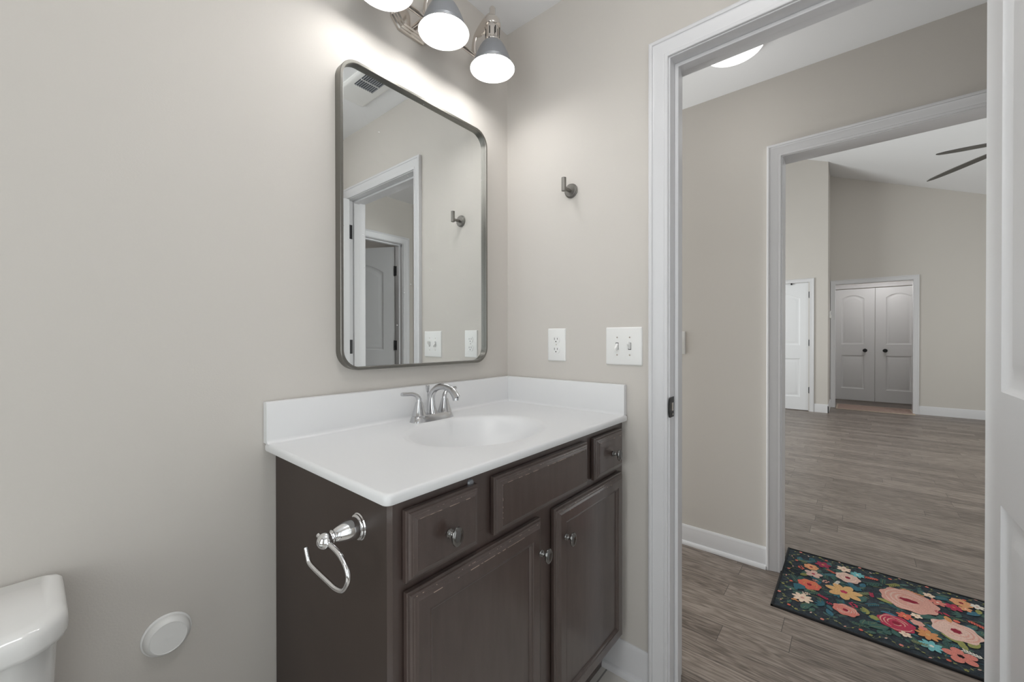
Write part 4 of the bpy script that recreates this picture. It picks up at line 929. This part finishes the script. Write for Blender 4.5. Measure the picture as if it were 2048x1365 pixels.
EL = [(A_, 480, 790, 90, 'leaf', 'teal', 'blue'), (A_, 630, 550, 95, 'leaf', 'olive', 'green'), (A_, 500, 590, 110, 'leaves', 'green', 'green'), (A_, 1480, 735, 95, 'leaf', 'blue', 'teal'), (A_, 1690, 750, 105, 'leaf', 'blue', 'teal'), (A_, 1560, 805, 95, 'blob', 'teal', 'teal'),
      (A_, 1000, 1120, 170, 'leaves', 'teal', 'teal'), (A_, 1080, 1240, 120, 'leaf', 'blue', 'teal'), (A_, 720, 1110, 95, 'leaf', 'green', 'green'), (A_, 1820, 1230, 150, 'leaves', 'olive', 'green'), (A_, 1900, 1340, 80, 'blob', 'olive', 'green'), (A_, 760, 860, 95, 'leaves', 'vine', 'green'),
      (A_, 1300, 1040, 95, 'leaves', 'green', 'green'), (A_, 1100, 600, 120, 'leaves', 'green', 'green'), (A_, 900, 640, 90, 'leaf', 'green', 'vine'), (A_, 1650, 1010, 120, 'leaf', 'green', 'dgreen'), (A_, 1700, 900, 110, 'sprig', 'vine', 'vine'), (A_, 600, 310, 90, 'sprig', 'vine', 'vine'),
      (A_, 750, 415, 120, 'rose', 'peach', 'orange'), (A_, 965, 375, 125, 'daisy6', 'magenta', 'orange'), (A_, 1345, 455, 115, 'daisy6', 'cream', 'pink'), (A_, 1415, 612, 200, 'rose', 'blush', 'cream'), (A_, 1590, 560, 115, 'daisy8', 'aqua', 'white'), (A_, 565, 425, 75, 'berries', 'coral', 'coral'),
      (A_, 790, 540, 145, 'daisy5', 'blush', 'crimson'), (A_, 1120, 500, 85, 'sprig', 'coral', 'coral'), (A_, 715, 735, 195, 'rose', 'coral', 'orange'), (A_, 535, 765, 105, 'blob', 'teal', 'teal'), (A_, 1005, 680, 75, 'berries', 'pink', 'pink'), (A_, 825, 660, 50, 'berries', 'pink', 'pink'),
      (A_, 590, 975, 170, 'daisy8', 'cream', 'pink'), (A_, 440, 1000, 60, 'leaf', 'orange', 'orange'), (A_, 490, 1030, 40, 'leaf', 'orange', 'orange'), (A_, 1345, 870, 285, 'daisy7', 'yellow', 'crimson'), (A_, 1230, 695, 85, 'sprig', 'white', 'white'), (A_, 1375, 1200, 210, 'rose', 'salmon', 'blush'),
      (A_, 980, 970, 100, 'sprig', 'crimson', 'crimson'), (A_, 1080, 1080, 60, 'berries', 'crimson', 'crimson'), (A_, 1520, 1110, 100, 'berries', 'crimson', 'crimson'), (A_, 1865, 630, 110, 'sprig', 'coral', 'coral'), (A_, 660, 900, 70, 'berries', 'cream', 'cream'), (A_, 1850, 930, 90, 'sprig', 'crimson', 'crimson'),
      (B_, 300, 260, 90, 'sprig', 'olive', 'olive'), (B_, 190, 455, 95, 'leaf', 'olive', 'vine'), (B_, 380, 540, 90, 'leaves', 'green', 'green'), (B_, 240, 600, 105, 'leaves', 'blue', 'blue'), (B_, 110, 780, 130, 'leaf', 'green', 'vine'), (B_, 210, 850, 50, 'blob', 'green', 'green'), (B_, 320, 860, 80, 'leaf', 'green', 'teal'),
      (B_, 800, 820, 110, 'leaves', 'blue', 'blue'), (B_, 700, 650, 130, 'leaf', 'green', 'green'), (B_, 1030, 930, 125, 'leaf', 'olive', 'vine'), (B_, 1160, 1025, 95, 'leaf', 'olive', 'vine'), (B_, 1300, 1010, 115, 'leaf', 'olive', 'vine'), (B_, 1220, 790, 70, 'leaf', 'teal', 'green'), (B_, 1340, 860, 80, 'leaf', 'green', 'teal'),
      (B_, 960, 1010, 110, 'sprig', 'green', 'green'), (B_, 1280, 620, 100, 'leaf', 'blue', 'teal'), (B_, 1150, 650, 110, 'leaves', 'green', 'green'), (B_, 900, 680, 60, 'blob', 'green', 'green'), (B_, 1350, 600, 70, 'leaf', 'olive', 'vine'), (B_, 60, 250, 110, 'sprig', 'green', 'green'),
      (B_, 500, 350, 115, 'sprig', 'orange', 'orange'), (B_, 480, 455, 300, 'peony', 'pink', 'blush'), (B_, 325, 735, 195, 'rose', 'crimson', 'pink'), (B_, 1070, 835, 250, 'rose', 'blush', 'pink'), (B_, 1130, 485, 110, 'rose', 'peach', 'yellow'), (B_, 430, 645, 85, 'daisy6', 'coral', 'yellow'),
      (B_, 575, 645, 60, 'daisy5', 'cream', 'yellow'), (B_, 840, 480, 85, 'daisy6', 'salmon', 'cream'), (B_, 1040, 540, 90, 'daisy6', 'crimson', 'coral'), (B_, 1185, 560, 65, 'daisy5', 'peach', 'cream'), (B_, 730, 390, 60, 'daisy5', 'cream', 'yellow'), (B_, 720, 880, 125, 'daisy8', 'orange', 'yellow'),
      (B_, 765, 1020, 125, 'daisy8', 'aqua', 'white'), (B_, 440, 875, 65, 'daisy5', 'cream', 'pink'), (B_, 1130, 1150, 175, 'daisy5', 'salmon', 'dark'), (B_, 1290, 1130, 100, 'sprig', 'white', 'white'), (B_, 590, 735, 70, 'blob', 'pink', 'salmon'), (B_, 660, 800, 45, 'blob', 'salmon', 'pink'),
      (B_, 1330, 535, 70, 'daisy6', 'white', 'pink'), (B_, 1300, 745, 85, 'sprig', 'coral', 'coral'), (B_, 970, 690, 80, 'leaf', 'orange', 'yellow'), (B_, 1075, 715, 35, 'blob', 'coral', 'orange'), (B_, 600, 980, 90, 'sprig', 'vine', 'vine'), (B_, 950, 630, 45, 'leaf', 'crimson', 'coral'), (B_, 850, 600, 45, 'berries', 'crimson', 'crimson')]
for i, (cr_, cx_, cy_, hx_, kd, c1, c2) in enumerate(EL):
    px, py = cr_[0] + cx_ / cr_[2], cr_[1] + cy_ / cr_[2]
    x, y = px2rug(px, py); ppm = (py - 678.7) / (1.148 - RH); r = hx_ / cr_[2] / ppm * .88
    if inside(x, y, .01): flower(kd, x, y, r, c1, c2, (i * 2.3) % 6.28, i)
# part hidden behind the door: same kinds of flowers
for i in range(34):
    x, y = rr_.uniform(rx0 + .07, rx1 - .07), rr_.uniform(ry0 + .06, -1.60)
    kd = rr_.choice(['rose', 'daisy6', 'daisy8', 'leaves', 'leaf', 'berries', 'daisy5'])
    flower(kd, x, y, rr_.uniform(.015, .045), rr_.choice(['coral', 'pink', 'cream', 'crimson', 'aqua', 'olive', 'peach', 'blue']) if 'lea' not in kd else rr_.choice(['olive', 'green', 'blue']), 'cream', rr_.uniform(0, 6), i)
# vine border with small buds
def border_pt(s):
    a, b = rx1 - rx0 - .07, ry1 - ry0 - .07; P_ = 2 * (a + b); s = s % P_
    x0_, y0_ = rx0 + .035, ry0 + .035
    if s < a: return x0_ + s, y0_, 0
    if s < a + b: return x0_ + a, y0_ + s - a, 90
    if s < 2 * a + b: return x0_ + a - (s - a - b), y0_ + b, 180
    return x0_, y0_ + b - (s - 2 * a - b), 270
ZINC[0] = .7
per = 2 * ((rx1 - rx0 - .07) + (ry1 - ry0 - .07)); NB = 74
for i in range(NB):
    s_ = per * i / NB; x, y, a = border_pt(s_); x2, y2, _ = border_pt(s_ + per / NB); k_ = .016 * (1 if i % 2 else -1)
    nx, ny = -math.sin(R(a)), math.cos(R(a)); mx_, my_ = (x + x2) / 2 + nx * k_, (y + y2) / 2 + ny * k_
    stroke([(x, y), (mx_ + rr_.uniform(-.008, .008), my_ + rr_.uniform(-.008, .008)), (x2, y2)], .0006, 'vine')
    stroke([(mx_, my_), (mx_ + nx * k_ * .6 + .006, my_ + ny * k_ * .5), (mx_ + .008, my_ - .006)], .0007, 'vine')
    c_ = ['salmon', 'vine', 'pink', 'coral', 'olive', 'blush'][i % 6]
    flower(['blob', 'daisy5', 'leaf'][i % 3], mx_ - nx * k_ * .3 + rr_.uniform(-.008, .008), my_ - ny * k_ * .3 + rr_.uniform(-.008, .008), .0065, c_, 'maroon', i)
    flower('leaf', x, y, .006, 'olive', 'vine', i * 1.7)
obj('rug_field', rug, rmats, rug_root, fixn=False)
mb = MB(); P_ = [(0, .0004), (.0085, .0004), (.0085, .0086), (.006, .0094), (.0025, .0092), (0, .0075)]
for ax_ in (0, 1, 2, 3):
    if ax_ == 0: mb.loops([[(rx0 + t, y, z) for t, z in P_] for y in (ry0, ry1)])
    if ax_ == 1: mb.loops([[(rx1 - t, y, z) for t, z in P_] for y in (ry0, ry1)])
    if ax_ == 2: mb.loops([[(x, ry0 + t, z) for t, z in P_] for x in (rx0, rx1)])
    if ax_ == 3: mb.loops([[(x, ry1 - t, z) for t, z in P_] for x in (rx0, rx1)])
obj('rug_binding', mb, M['rug_edge'], rug_root)
